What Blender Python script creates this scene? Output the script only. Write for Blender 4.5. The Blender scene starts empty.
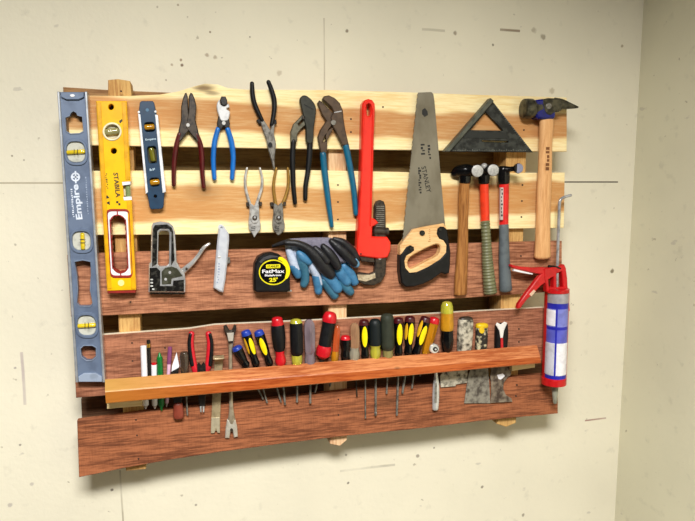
import bpy, math, random
from mathutils import Vector, Matrix
from mathutils.geometry import tessellate_polygon
random.seed(7)
COL = bpy.context.scene.collection
S = bpy.context.scene

# ------------------------------------------------------------------ camera
F = 625.0
YAW, PITCH = math.radians(14.4), math.radians(-7.1)
FW = Vector((math.sin(YAW)*math.cos(PITCH), math.cos(YAW)*math.cos(PITCH), math.sin(PITCH)))
RT = Vector((math.cos(YAW), -math.sin(YAW), 0))
UP = RT.cross(FW)
D = 0.100                      # front of the pallet boards, measured from the wall
def ray(px, py): return FW + RT*((px-347.5)/F) + UP*((260.5-py)/F)
def _len(px, py):
    r = ray(px, py); return Vector((r.x/r.y, r.z/r.y))
CY = -(0.61/(_len(66, 92)-_len(90, 382)).length + D)
CAM = Vector((0, CY, 1.60))
def W(px, py, d):
    "point of the plane d metres in front of the back wall seen at this place of the photo"
    r = ray(px, py); t = (-d-CAM.y)/r.y
    return CAM + r*t
def mpp(px, py, d):
    return (W(px+1, py, d)-W(px-1, py, d)).length/2
cam = bpy.data.objects.new('camera', bpy.data.cameras.new('camera'))
COL.objects.link(cam); S.camera = cam
cam.matrix_world = Matrix(((RT.x, UP.x, -FW.x, CAM.x), (RT.y, UP.y, -FW.y, CAM.y), (RT.z, UP.z, -FW.z, CAM.z), (0, 0, 0, 1)))
cam.data.sensor_width = 36; cam.data.lens = 36*F/695; cam.data.clip_start = .01

# ------------------------------------------------------------------ materials
def lin(c):
    return tuple((v/255/12.92 if v/255 <= .04045 else ((v/255+.055)/1.055)**2.4) for v in c)+(1,)
def newmat(name):
    m = bpy.data.materials.new(name); m.use_nodes = True
    nt = m.node_tree; return m, nt, nt.nodes['Principled BSDF']
def nd(nt, t, **kw):
    n = nt.nodes.new(t)
    for k, v in kw.items(): setattr(n, k, v)
    return n
MC = {}
def mat(name, rgb, rough=.5, metal=0.0, worn=None, wscale=60, wamt=.5, bump=0.0, bscale=200, coat=0, trans=0, stretch=(1, 1, 1), lo=.45, hi=.62, spec=None):
    if name in MC: return MC[name]
    m, nt, b = newmat(name); L = nt.links.new
    b.inputs['Roughness'].default_value = rough; b.inputs['Metallic'].default_value = metal
    b.inputs['Coat Weight'].default_value = coat
    b.inputs['Transmission Weight'].default_value = trans
    if spec is not None: b.inputs['Specular IOR Level'].default_value = spec
    tc = nd(nt, 'ShaderNodeTexCoord'); mp = nd(nt, 'ShaderNodeMapping'); mp.inputs['Scale'].default_value = stretch
    L(tc.outputs['Object'], mp.inputs['Vector'])
    worn = worn or tuple(v*.8 for v in rgb)
    n = nd(nt, 'ShaderNodeTexNoise'); n.inputs['Scale'].default_value = wscale; n.inputs['Detail'].default_value = 5
    L(mp.outputs['Vector'], n.inputs['Vector'])
    r = nd(nt, 'ShaderNodeMapRange'); r.inputs['From Min'].default_value = lo; r.inputs['From Max'].default_value = hi; r.inputs['To Max'].default_value = wamt
    L(n.outputs['Fac'], r.inputs['Value'])
    x = nd(nt, 'ShaderNodeMix', data_type='RGBA'); x.inputs[6].default_value = lin(rgb); x.inputs[7].default_value = lin(worn)
    L(r.outputs['Result'], x.inputs['Factor']); L(x.outputs[2], b.inputs['Base Color'])
    if bump:
        n2 = nd(nt, 'ShaderNodeTexNoise'); n2.inputs['Scale'].default_value = bscale; L(mp.outputs['Vector'], n2.inputs['Vector'])
        bp = nd(nt, 'ShaderNodeBump'); bp.inputs['Strength'].default_value = bump; bp.inputs['Distance'].default_value = .002
        L(n2.outputs['Fac'], bp.inputs['Height']); L(bp.outputs['Normal'], b.inputs['Normal'])
    MC[name] = m
    return m

def wood(name, early, late, heart=None, z0=0, half=.06, seed=0, knots=(), grain=1.0, rough=.75, xr=None, band=(.45, .8), axis='x'):
    """plank: long stretched grain, optional darker heartwood band round z0, optional knots [(x,z,rx,rz)]"""
    m, nt, b = newmat(name); L = nt.links.new
    b.inputs['Roughness'].default_value = rough; b.inputs['Specular IOR Level'].default_value = .25
    tc = nd(nt, 'ShaderNodeTexCoord')
    def noise(sc, vec, detail=4, rgh=.6):
        mp = nd(nt, 'ShaderNodeMapping'); mp.inputs['Scale'].default_value = vec; mp.inputs['Location'].default_value = (seed*3.1, seed*1.7, seed*2.3)
        L(tc.outputs['Object'], mp.inputs['Vector'])
        n = nd(nt, 'ShaderNodeTexNoise'); n.inputs['Scale'].default_value = sc; n.inputs['Detail'].default_value = detail; n.inputs['Roughness'].default_value = rgh
        L(mp.outputs['Vector'], n.inputs['Vector']); return n.outputs['Fac']
    def mth(op, a, bb=None, c=None):
        n = nd(nt, 'ShaderNodeMath', operation=op)
        for i, v in enumerate((a, bb, c)):
            if v is None: continue
            if isinstance(v, (int, float)): n.inputs[i].default_value = v
            else: L(v, n.inputs[i])
        return n.outputs[0]
    def mr(v, a, b_, c, d_):
        n = nd(nt, 'ShaderNodeMapRange'); n.interpolation_type = 'SMOOTHSTEP'
        L(v, n.inputs['Value'])
        for i, q in zip(('From Min', 'From Max', 'To Min', 'To Max'), (a, b_, c, d_)): n.inputs[i].default_value = q
        return n.outputs['Result']
    def mix(f, a, c):
        n = nd(nt, 'ShaderNodeMix', data_type='RGBA')
        for s_, v in ((0, f), (6, a), (7, c)):
            if isinstance(v, (float, int)): n.inputs[s_].default_value = v
            elif isinstance(v, tuple): n.inputs[s_].default_value = v
            else: L(v, n.inputs[s_])
        return n.outputs[2]
    st = (1, 8, 14) if axis == 'x' else (14, 8, 1)
    fine = noise(18, st, 6, .7)
    broad = noise(4, (1, 4, 8) if axis == 'x' else (8, 4, 1), 3)
    f = mth('ADD', mth('MULTIPLY', fine, .65), mth('MULTIPLY', broad, .35))
    col = mix(mr(f, .4, .62, 0, grain), lin(early), lin(late))
    sep = nd(nt, 'ShaderNodeSeparateXYZ'); L(tc.outputs['Object'], sep.inputs[0])
    if heart:
        w = noise(2.2, (1, 1, 1.5), 3)
        zz = mth('ABSOLUTE', mth('ADD', mth('SUBTRACT', sep.outputs['Z'], z0), mth('MULTIPLY', mth('SUBTRACT', w, .5), half*1.1)))
        hm = mr(mth('DIVIDE', zz, half), band[0], band[1], 1, 0)
        hm = mth('MULTIPLY', hm, mr(f, .3, .62, .72, 1))
        col = mix(hm, col, lin(heart))
    for (kx, kz, rx, rz, dk) in knots:
        dx = mth('DIVIDE', mth('SUBTRACT', sep.outputs['X'], kx), rx); dz = mth('DIVIDE', mth('SUBTRACT', sep.outputs['Z'], kz), rz)
        r = mth('SQRT', mth('ADD', mth('MULTIPLY', dx, dx), mth('MULTIPLY', dz, dz)))
        r = mth('ADD', r, mth('MULTIPLY', mth('SUBTRACT', fine, .5), 1.0))
        col = mix(mr(r, .2, 1.2, dk, 0), col, lin((92, 60, 34)))
    L(col, b.inputs['Base Color'])
    bp = nd(nt, 'ShaderNodeBump'); bp.inputs['Strength'].default_value = .35; bp.inputs['Distance'].default_value = .0015
    L(fine, bp.inputs['Height']); L(bp.outputs['Normal'], b.inputs['Normal'])
    return m

# ------------------------------------------------------------------ geometry helpers
def cr(pts, n=5, closed=False):
    "Catmull-Rom through the points (any dimension)"
    pts = [Vector(p) for p in pts]; N = len(pts); out = []
    rng = range(N) if closed else range(N-1)
    for i in rng:
        if closed: a, b, c, e = pts[i-1], pts[i], pts[(i+1) % N], pts[(i+2) % N]
        else: a, b, c, e = pts[max(i-1, 0)], pts[i], pts[i+1], pts[min(i+2, N-1)]
        for k in range(n):
            t = k/n
            out.append(.5*((2*b)+(c-a)*t+(2*a-5*b+4*c-e)*t*t+(3*b-a-3*c+e)*t**3))
    if not closed: out.append(pts[-1])
    return out
def ell(cx, cy, rx, ry=None, n=28, rot=0):
    ry = rx if ry is None else ry; c, s = math.cos(rot), math.sin(rot)
    return [(cx+rx*math.cos(2*math.pi*i/n)*c-ry*math.sin(2*math.pi*i/n)*s, cy+rx*math.cos(2*math.pi*i/n)*s+ry*math.sin(2*math.pi*i/n)*c) for i in range(n)]
def rrect(quad, r=.25, n=4):
    "rounded quad from four corners"
    q = [Vector(p) for p in quad]; out = []
    for i in range(4):
        p, a, b = q[i], q[i-1], q[(i+1) % 4]
        A = p+(a-p)*r if r < 1 else p+(a-p).normalized()*r; B = p+(b-p)*r if r < 1 else p+(b-p).normalized()*r
        for k in range(n+1):
            t = k/n; out.append(tuple((1-t)**2*A+2*t*(1-t)*p+t*t*B))
    return out
def area2(l): return sum(l[i-1][0]*l[i][1]-l[i][0]*l[i-1][1] for i in range(len(l)))/2
BASE = {}
GS = 'screwdrivers in the tool rail'
class G:
    def __init__(s): s.v = []; s.f = []
    def add(s, v, f):
        o = len(s.v); s.v += [Vector(p) for p in v]; s.f += [tuple(i+o for i in q) for q in f]; return s
    def extw(s, outer, d0, d1, bev=.0008, holes=()):
        "outer/holes are (x,z) world loops; solid from d0 to d1 in front of the wall"
        loops = []
        for k, l in enumerate([outer]+list(holes)):
            l = [Vector((p[0], p[1])) for p in l]
            l = [p for i, p in enumerate(l) if (p-l[i-1]).length > 1e-6]
            a = area2(l)
            if (a < 0) == (k == 0): l.reverse()
            loops.append(l)
        ins = []
        for l in loops:
            n = len(l); r = []
            for i in range(n):
                e1 = (l[i]-l[i-1]).normalized(); e2 = (l[(i+1) % n]-l[i]).normalized()
                n1 = Vector((-e1.y, e1.x)); n2 = Vector((-e2.y, e2.x)); m = n1+n2
                if m.length < .3: m = n1
                m.normalize(); c = max(.5, m.dot(n1)); r.append(l[i]+m*(bev/c))
            ins.append(r)
        V = []; Fc = []; idx = []
        for l, r in zip(loops, ins):
            n = len(l); o = len(V)
            rings = ([(p, d0) for p in l], [(p, d1-bev) for p in l], [(p*.35+q*.65, d1-bev*.3) for p, q in zip(l, r)], [(q, d1) for q in r])
            for ring in rings: V += [(p.x, -dd, p.y) for p, dd in ring]
            for k in range(3):
                for i in range(n):
                    j = (i+1) % n
                    Fc.append((o+k*n+i, o+k*n+j, o+(k+1)*n+j, o+(k+1)*n+i))
            idx.append((o, n))
        flat = []; fb = []
        for (o, n) in idx:
            flat += [o+3*n+i for i in range(n)]; fb += [o+i for i in range(n)]
        T = tessellate_polygon([[Vector((p.x, p.y, 0)) for p in r] for r in ins])
        for t in T:
            a, b, c = (ins_pt(ins, i) for i in t)
            if (b-a).cross(c-a) < 0: t = (t[0], t[2], t[1])
            Fc.append(tuple(flat[i] for i in t)); Fc.append(tuple(fb[i] for i in reversed(t)))
        return s.add(V, Fc)
    def ext(s, outer, d0, d1, bev=.0008, holes=(), sm=0):
        m = lambda l: [(W(p[0], p[1], d1).x, W(p[0], p[1], d1).z) for p in l]
        if sm: outer = cr(outer, sm, True)
        return s.extw(m(outer), d0, d1, bev, [m(h) for h in holes])
    def sweep3(s, pts, nrm=Vector((0, -1, 0)), seg=14, cap=.5, n=4, p=2.0, flute=0, nf=6, cap0=None):
        "pts: (x,y,z,half width,half depth) in metres"
        q = cr(pts, n) if n > 1 else [Vector(a) for a in pts]
        C = [Vector(a[:3]) for a in q]; N = len(q)
        T = [(C[min(i+1, N-1)]-C[max(i-1, 0)]).normalized() for i in range(N)]
        R = [(a[3], a[4]) for a in q]
        c0 = cap if cap0 is None else cap0
        def caps(C0, T0, r, sgn, c):
            return [(C0+T0*sgn*r[0]*c*math.sin(a), T0, (r[0]*math.cos(a), r[1]*math.cos(a))) for a in (.5, .95, 1.3, 1.5)]
        seq = [(C[i], T[i], R[i]) for i in range(N)]
        seq = list(reversed(caps(C[0], T[0], R[0], -1, c0)))+seq+caps(C[-1], T[-1], R[-1], 1, cap)
        V = []; Fc = []
        for (c, t, r) in seq:
            side = t.cross(nrm)
            if side.length < 1e-4: side = Vector((1, 0, 0))
            side.normalize(); out = side.cross(t).normalized()
            for k in range(seg):
                a = 2*math.pi*k/seg; ca, sa = math.cos(a), math.sin(a)
                ca = math.copysign(abs(ca)**(2/p), ca); sa = math.copysign(abs(sa)**(2/p), sa)
                g = 1-flute*(.5+.5*math.cos(nf*a)) if flute else 1
                V.append(c+side*(ca*r[0]*g)+out*(sa*r[1]*g))
        M = len(seq)
        for i in range(M-1):
            for k in range(seg):
                j = (k+1) % seg; Fc.append((i*seg+k, (i+1)*seg+k, (i+1)*seg+j, i*seg+j))
        Fc.append(tuple(range(seg))); Fc.append(tuple(reversed(range((M-1)*seg, M*seg))))
        return s.add(V, Fc)
    def sweep(s, pts, **kw):
        "pts: (px,py,half width px, half depth m or None for round, depth of the axis)"
        q = []
        for (x, y, w, t, d) in pts:
            c = W(x, y, d); k = mpp(x, y, d)*w; q.append((c.x, c.y, c.z, k, k if t is None else t))
        return s.sweep3(q, **kw)
    def disc(s, px, py, r, d0, d1, bev=.0005, ry=None, n=24): return s.ext(ell(px, py, r, ry, n), d0, d1, bev)
    def build(s, name, m, parent=None, smooth=True, ang=40, mods=()):
        base = BASE.get(parent.name, Vector()) if parent else Vector()
        me = bpy.data.meshes.new(name); me.from_pydata([tuple(v-base) for v in s.v], [], s.f); me.update()
        o = bpy.data.objects.new(name, me); COL.objects.link(o); me.materials.append(m)
        import bmesh
        bm = bmesh.new(); bm.from_mesh(me); bmesh.ops.recalc_face_normals(bm, faces=bm.faces); bm.to_mesh(me); bm.free()
        if smooth:
            me.polygons.foreach_set('use_smooth', [True]*len(me.polygons)); me.set_sharp_from_angle(angle=math.radians(ang))
        if parent: o.parent = parent; BASE[o.name] = base
        return o
def ins_pt(ins, i):
    for r in ins:
        if i < len(r): return r[i]
        i -= len(r)
def thing(name, px, py, d, label, cat, group=None):
    o = bpy.data.objects.new(name, None); COL.objects.link(o); o.empty_display_size = .02
    p = W(px, py, d); o.location = p; BASE[o.name] = p.copy()
    o['label'] = label; o['category'] = cat
    GR = {'screwdriver': GS, 'pliers': 'pliers hung on the pine planks and in the rail', 'spirit level': 'spirit levels at the left end', 'hammer': 'hammers hung at the right', 'pen': 'pens and markers in the tool rail', 'scraper': 'scrapers and putty knives in the tool rail', 'pry bar': 'pry bars in the tool rail', 'glove': 'work gloves on the middle plank'}
    if group or cat in GR: o['group'] = group or GR[cat]
    return o
def text(body, A, B, h, d, m, parent, name='lettering', bold=.0, thick=.0004, lab=None):
    "writing whose baseline runs from photo point A to B, h pixels high, standing on the surface at depth d"
    cu = bpy.data.curves.new('t', 'FONT'); cu.body = body; cu.offset = bold; cu.resolution_u = 3
    ob = bpy.data.objects.new('t', cu); COL.objects.link(ob)
    bpy.context.view_layer.update()
    dg = bpy.context.evaluated_depsgraph_get(); me = ob.evaluated_get(dg).to_mesh()
    vs = [v.co.copy() for v in me.vertices]; fs = [tuple(p.vertices) for p in me.polygons]
    ob.evaluated_get(dg).to_mesh_clear(); bpy.data.objects.remove(ob); bpy.data.curves.remove(cu)
    x0 = min(v.x for v in vs); x1 = max(v.x for v in vs); y0 = min(v.y for v in vs); y1 = max(v.y for v in vs)
    a, b = W(*A, d), W(*B, d); ux = (b-a); L_ = ux.length; ux.normalize(); uy = Vector((-ux.z, 0, ux.x)); H = h*mpp(*A, d)
    g = G(); n = len(vs)
    P = [a+ux*((v.x-x0)/(x1-x0)*L_)+uy*((v.y-y0)/(y1-y0)*H) for v in vs]
    V = [p+Vector((0, -thick, 0)) for p in P]+P
    # front faces plus side walls along boundary edges
    from collections import Counter
    ec = Counter(); 
    for f in fs:
        for i in range(len(f)): ec[frozenset((f[i-1], f[i]))] += 1
    side = [(f[i-1], f[i], f[i]+n, f[i-1]+n) for f in fs for i in range(len(f)) if ec[frozenset((f[i-1], f[i]))] == 1]
    g.add(V, fs+side)
    o = g.build(name, m, parent, smooth=False)
    if lab: o['label'] = lab
    return o

def marks(n, A, B, h, d, m, parent, fill=.62, name='worn_print'):
    "print worn past reading: a row of small irregular strokes"
    rnd = random.Random(n*7+int(A[0])); a, b = Vector(A), Vector(B); dr = (b-a)/n; up = Vector((dr.y, -dr.x)).normalized()*h
    g = G()
    for i in range(n):
        p = a+dr*i; w = dr*fill*rnd.uniform(.6, 1.1); lo, hi = rnd.choice(((0, 1), (0, .55), (.35, 1), (0, 1)))
        q = [p+up*lo, p+w+up*lo, p+w+up*hi, p+up*hi]
        g.ext([tuple(v) for v in q], d-.0002, d+.0003, .00008)
    return g.build(name, m, parent, smooth=False)

def saw_marks(m, k=.35):
    # fine upright strokes left by the mill saw
    nt = m.node_tree; b = nt.nodes['Principled BSDF']; src = b.inputs['Base Color'].links[0].from_socket
    tc = nd(nt, 'ShaderNodeTexCoord'); mp = nd(nt, 'ShaderNodeMapping'); mp.inputs['Scale'].default_value = (30, 6, 3); nt.links.new(tc.outputs['Object'], mp.inputs['Vector'])
    n = nd(nt, 'ShaderNodeTexNoise'); n.inputs['Scale'].default_value = 12; n.inputs['Detail'].default_value = 4; nt.links.new(mp.outputs['Vector'], n.inputs['Vector'])
    r = nd(nt, 'ShaderNodeMapRange'); r.inputs['From Min'].default_value = .45; r.inputs['From Max'].default_value = .7; r.inputs['To Max'].default_value = k; nt.links.new(n.outputs['Fac'], r.inputs['Value'])
    x = nd(nt, 'ShaderNodeMix', data_type='RGBA', blend_type='MULTIPLY'); nt.links.new(r.outputs['Result'], x.inputs[0]); nt.links.new(src, x.inputs[6]); x.inputs[7].default_value = lin((150, 120, 100))
    nt.links.new(x.outputs[2], b.inputs['Base Color'])

# shared materials
steel = mat('steel', (206, 204, 200), .3, .4, worn=(120, 114, 108), wscale=80, wamt=.6)
chrome = mat('chrome', (235, 235, 236), .14, .5, worn=(150, 148, 145), wscale=120, wamt=.5)
dsteel = mat('dark_steel', (66, 56, 46), .42, .35, worn=(26, 22, 20), wscale=120, wamt=.8)
blacksteel = mat('black_steel', (30, 27, 25), .38, .3, worn=(70, 62, 54), wscale=140, wamt=.4)
greysteel = mat('grey_steel', (138, 134, 126), .36, .4, worn=(66, 60, 52), wscale=110, wamt=.7)
blackr = mat('black_rubber', (12, 12, 13), .45, worn=(26, 26, 28), wscale=90, spec=.3)
blackg = mat('black_gloss', (8, 8, 9), .2, spec=.4)
yellowp = mat('yellow_plastic', (250, 226, 6), .35, worn=(236, 200, 10), wscale=50)
redp = mat('red_plastic', (196, 18, 32), .3, worn=(168, 14, 24))
bluecap = mat('blue_plastic', (28, 58, 158), .35)
whitep = mat('white_plastic', (238, 236, 240), .4, worn=(206, 204, 208))
silverp = mat('brushed_aluminium', (190, 194, 200), .38, .6, worn=(150, 154, 160))
nailm = mat('nail_iron', (52, 36, 28), .7, .3)
glassy = mat('vial_yellow', (222, 192, 36), .12, worn=(180, 160, 20), coat=.6)

# ------------------------------------------------------------------ the setting
def paint(name, base, seams=(), vseams=(), marks=True, plane='XZ', spots=()):
    m, nt, b = newmat(name); L = nt.links.new
    b.inputs['Roughness'].default_value = .62; b.inputs['Specular IOR Level'].default_value = .3
    tc = nd(nt, 'ShaderNodeTexCoord')
    def noise(sc, detail=4, off=0, stretch=(1, 1, 1)):
        mp = nd(nt, 'ShaderNodeMapping'); mp.inputs['Location'].default_value = (off, off, off); mp.inputs['Scale'].default_value = stretch
        L(tc.outputs['Object'], mp.inputs['Vector'])
        n = nd(nt, 'ShaderNodeTexNoise'); n.inputs['Scale'].default_value = sc; n.inputs['Detail'].default_value = detail
        L(mp.outputs['Vector'], n.inputs['Vector']); return n.outputs['Fac']
    def mr(v, a, b_, c, d_):
        n = nd(nt, 'ShaderNodeMapRange'); L(v, n.inputs['Value'])
        for i, q in zip(('From Min', 'From Max', 'To Min', 'To Max'), (a, b_, c, d_)): n.inputs[i].default_value = q
        return n.outputs['Result']
    def mix(f, a, c):
        n = nd(nt, 'ShaderNodeMix', data_type='RGBA')
        for s_, v in ((0, f), (6, a), (7, c)):
            if isinstance(v, tuple): n.inputs[s_].default_value = v
            else: L(v, n.inputs[s_])
        return n.outputs[2]
    def mth(op, a, bb=None):
        n = nd(nt, 'ShaderNodeMath', operation=op)
        for i, v in enumerate((a, bb)):
            if v is None: continue
            if isinstance(v, (int, float)): n.inputs[i].default_value = v
            else: L(v, n.inputs[i])
        return n.outputs[0]
    dark = tuple(v*.95 for v in base)
    col = mix(mr(noise(2.5), .35, .7, 0, 1), lin(base), lin(dark))
    col = mix(mr(noise(30, 5, 3), .62, .74, 0, .30), col, lin(tuple(v*.8 for v in base)))
    col = mix(mr(noise(48, 3, 11), .71, .745, 0, .5), col, lin((128, 112, 90)))          # specks
    col = mix(mr(noise(14, 4, 21, (1, 1, 2.2)), .70, .73, 0, .4), col, lin((168, 160, 150)))   # scuffs
    sep = nd(nt, 'ShaderNodeSeparateXYZ'); L(tc.outputs['Object'], sep.inputs[0])
    wob = mth('MULTIPLY', mth('SUBTRACT', noise(3, 3, 7), .5), .01)
    spn = noise(110, 3, 5)
    br = mr(noise(6, 3, 31), .38, .55, .25, 1)
    for (axis, pos, w, rgb, lo, hi, k, strength) in seams:
        v = mth('ABSOLUTE', mth('ADD', mth('SUBTRACT', sep.outputs[axis], pos), wob if k else 0.0))
        f = mr(v, w*.5, w, strength, 0)
        oth = sep.outputs['Z' if axis == 'X' else ('X' if plane == 'XZ' else 'Y')]
        f = mth('MULTIPLY', f, mth('MULTIPLY', mth('GREATER_THAN', oth, lo), mth('LESS_THAN', oth, hi)))
        if k: f = mth('MULTIPLY', f, br)
        col = mix(f, col, lin(rgb))
    for (sx, sz_, sr, rgb, k) in spots:
        dx = mth('DIVIDE', mth('SUBTRACT', sep.outputs['X'], sx), sr); dz = mth('DIVIDE', mth('SUBTRACT', sep.outputs['Z'], sz_), sr)
        r = mth('ADD', mth('SQRT', mth('ADD', mth('MULTIPLY', dx, dx), mth('MULTIPLY', dz, dz))), mth('MULTIPLY', mth('SUBTRACT', spn, .5), 1.2))
        col = mix(mr(r, .5, 1.0, k, 0), col, lin(rgb))
    L(col, b.inputs['Base Color'])
    bp = nd(nt, 'ShaderNodeBump'); bp.inputs['Strength'].default_value = .25; bp.inputs['Distance'].default_value = .003
    L(noise(70, 6), bp.inputs['Height']); L(bp.outputs['Normal'], b.inputs['Normal'])
    return m
def boxo(name, x0, x1, y0, y1, z0, z1, m):
    v = [(x, y, z) for x in (x0, x1) for y in (y0, y1) for z in (z0, z1)]
    f = [(0, 1, 3, 2), (4, 6, 7, 5), (0, 4, 5, 1), (2, 3, 7, 6), (0, 2, 6, 4), (1, 5, 7, 3)]
    o = G().add(v, f).build(name, m, smooth=False); o['kind'] = 'structure'; return o
CX = (W(641, 0, 0).x+W(617, 521, 0).x)/2
sz = W(600, 182, 0).z; szl = W(30, 183, 0).z
seams = [('Z', sz, .0022, (46, 40, 30), W(562, 182, 0).x, W(618, 182, 0).x, 0, 1.0),
         ('Z', szl, .0022, (150, 135, 105), -3, W(66, 183, 0).x, 0, .7),
         ('X', W(324, 50, 0).x, .0022, (150, 130, 112), W(324, 92, 0).z, W(324, 18, 0).z, 1, .55),
         ('X', W(122, 500, 0).x, .0025, (150, 138, 118), 0, W(122, 470, 0).z, 1, .7),
         ('X', W(23, 380, 0).x, .004, (176, 160, 160), W(23, 405, 0).z, W(23, 352, 0).z, 1, .7),
         ('Z', W(400, 28, 0).z, .004, (150, 140, 120), W(422, 28, 0).x, W(445, 28, 0).x, 1, .4),
         ('Z', W(520, 31, 0).z, .004, (140, 122, 100), W(500, 31, 0).x, W(520, 31, 0).x, 1, .9),
         ('Z', W(360, 469, 0).z, .004, (140, 130, 118), W(340, 469, 0).x, W(395, 469, 0).x, 1, .55),
         ('Z', W(590, 420, 0).z, .003, (160, 120, 110), W(585, 420, 0).x, W(606, 420, 0).x, 1, .9)]
spots = []
for (x, y, r, rgb, k) in ((182, 65, 2.0, (110, 84, 60), .9), (181, 60, 1.6, (140, 116, 90), .8), (172, 65, 1.6, (160, 138, 110), .7), (207, 55, 2.4, (160, 140, 116), .7), (215, 57, 2.6, (166, 148, 124), .7), (210, 32, 1.4, (120, 100, 76), .8), (250, 37, 1.2, (120, 100, 76), .8), (178, 5, 1.6, (140, 120, 96), .7), (166, 80, 1.3, (140, 120, 96), .7), (279, 73, 3.4, (186, 172, 148), .6), (493, 45, 1.5, (90, 76, 56), .9), (455, 33, 2.2, (130, 112, 90), .7), (543, 37, 3, (120, 106, 84), .6), (534, 30, 3, (150, 136, 112), .5), (347, 31, 2, (110, 94, 74), .8), (552, 91, 3.4, (176, 162, 134), .6), (622, 46, 1.6, (150, 134, 104), .7), (612, 271, 2.2, (120, 110, 84), .9), (12, 156, 1.2, (120, 110, 90), .8), (24, 160, 1.1, (140, 130, 110), .7), (15, 368, 1.8, (150, 140, 136), .8), (20, 445, 1.8, (120, 112, 104), .8), (112, 490, 1.8, (110, 100, 88), .9), (196, 505, 1.6, (140, 130, 116), .8), (10, 505, 3, (176, 168, 160), .7), (32, 484, 2.4, (176, 168, 160), .6), (348, 483, 1.6, (110, 100, 90), .9), (418, 456, 2.2, (140, 130, 116), .8), (482, 487, 1.6, (130, 120, 104), .8), (523, 515, 1.8, (140, 130, 112), .8), (346, 455, 1.6, (130, 120, 104), .7), (571, 323, 2, (170, 160, 140), .5), (434, 448, 1.3, (120, 110, 96), .8)):
    p = W(x, y, 0); spots.append((p.x, p.z, r*mpp(x, y, 0), rgb, k))
wm = paint('painted_wall', (236, 229, 206), seams, spots=spots)
wb = boxo('wall_back', -2.6, CX+.1, 0, .1, 0, 2.9, wm)
wm2 = paint('painted_side_wall', (222, 217, 190), [('Z', 1.30, .004, (130, 118, 96), -.3, -.24, 1, .8)], plane='YZ')  # olive base, darkened to stand in for the weaker light on this wall
boxo('wall_right', CX, CX+.1, -3.6, 0, 0, 2.9, wm2)
boxo('floor', -2.6, CX, -3.6, 0, -.1, 0, mat('concrete', (84, 76, 66), .8, worn=(66, 58, 50), wscale=6, bump=.2))
boxo('ceiling', -2.6, CX, -3.6, 0, 2.75, 2.85, mat('ceiling_board', (150, 144, 132), .8, wscale=5))
# a run of chips and specks of the paint (the darker ones the eye finds first)

# ------------------------------------------------------------------ pallet
pal = thing('wooden_pallet', 320, 280, 0, 'weathered wooden pallet hung on the painted wall as a tool rack', 'pallet')
PB = BASE[pal.name]
def plank(top, bot, m, name='plank', d0=D-.016, d1=D, lab=None):
    o = G().ext(list(top)+list(reversed(bot)), d0, d1, .0012).build(name, m, pal, ang=30)
    if lab: o['label'] = lab
    return o
def zc(px, y0, y1): return W(px, (y0+y1)/2, D).z-PB.z
def kn(px, py, rx, ry, dk=.8):
    p = W(px, py, D)-PB; k = mpp(px, py, D); return (p.x, p.z, rx*k, ry*k, dk)
def lit_top_edge(m, rgb):
    # lit top edge painted in: upward faces take a pale wood colour
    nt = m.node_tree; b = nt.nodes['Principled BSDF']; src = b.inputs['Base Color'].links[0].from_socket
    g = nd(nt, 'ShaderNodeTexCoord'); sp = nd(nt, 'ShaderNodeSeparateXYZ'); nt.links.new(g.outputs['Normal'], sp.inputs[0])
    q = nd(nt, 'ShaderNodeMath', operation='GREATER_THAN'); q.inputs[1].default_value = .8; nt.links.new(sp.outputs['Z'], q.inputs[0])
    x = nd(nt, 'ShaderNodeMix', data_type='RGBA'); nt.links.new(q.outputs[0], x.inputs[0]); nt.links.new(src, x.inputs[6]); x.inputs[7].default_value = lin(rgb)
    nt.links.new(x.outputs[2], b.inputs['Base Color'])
pine1 = wood('pine_top_plank', (250, 232, 180), (238, 208, 146), (192, 136, 82), zc(320, 92, 150)+.004, .062, 1, [kn(204, 88, 13, 5), kn(212, 93, 9, 3, .6)], band=(.42, .62))
pine2 = wood('pine_second_plank', (250, 232, 178), (238, 208, 146), (196, 140, 82), zc(320, 175, 232), .066, 4, [kn(205, 186, 8, 10, .5), kn(203, 192, 22, 12, .25)], band=(.5, .68))
brown3 = wood('brown_plank_middle', (192, 132, 98), (122, 74, 50), None, seed=7, knots=[kn(130, 303, 3, 3, .6), kn(165, 300, 3, 3, .6)])
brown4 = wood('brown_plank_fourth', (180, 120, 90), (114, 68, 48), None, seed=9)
lit_top_edge(brown4, (236, 222, 196))
brown5 = wood('brown_plank_bottom', (170, 104, 68), (104, 58, 36), None, seed=12, knots=[kn(386, 402, 14, 8, .35)])
for m_ in (brown3, brown4, brown5): saw_marks(m_, .22)
plank([(66, 95), (95, 95.5), (125, 96), (160, 94.5), (178, 91.5), (192, 87), (205, 83.5), (218, 84.5), (228, 88), (245, 89.5), (330, 90), (400, 92), (470, 94.5), (567, 97.5)],
      [(70, 145), (190, 147), (300, 149), (400, 150), (470, 151), (567, 151.5)], pine1, lab='pale pine plank with knotty top edge')
plank([(68, 171), (160, 170.5), (300, 170), (400, 172), (450, 173.5), (565, 172.5)],
      [(74, 236), (100, 235), (200, 234.5), (299, 232), (409, 230), (564, 228)], pine2, lab='pale pine plank with broad tan heartwood')
plank([(67, 255), (140, 252), (270, 249), (400, 245), (562, 241)],
      [(71, 317), (105, 315.6), (189, 311.5), (250, 308), (389, 303), (480, 297), (562, 291)], brown3, lab='reddish brown plank')
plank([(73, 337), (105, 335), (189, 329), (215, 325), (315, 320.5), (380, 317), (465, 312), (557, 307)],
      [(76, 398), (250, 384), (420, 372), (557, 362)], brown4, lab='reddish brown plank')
plank([(77, 421), (150, 411.5), (220, 405), (280, 398), (359, 389.5), (420, 385), (479, 380.5), (558, 373)],
      [(79, 477.5), (120, 469), (166, 460.5), (220, 452), (280, 444), (345, 436), (420, 428.5), (480, 421), (558, 413.5)], brown5, lab='reddish brown plank')
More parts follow.
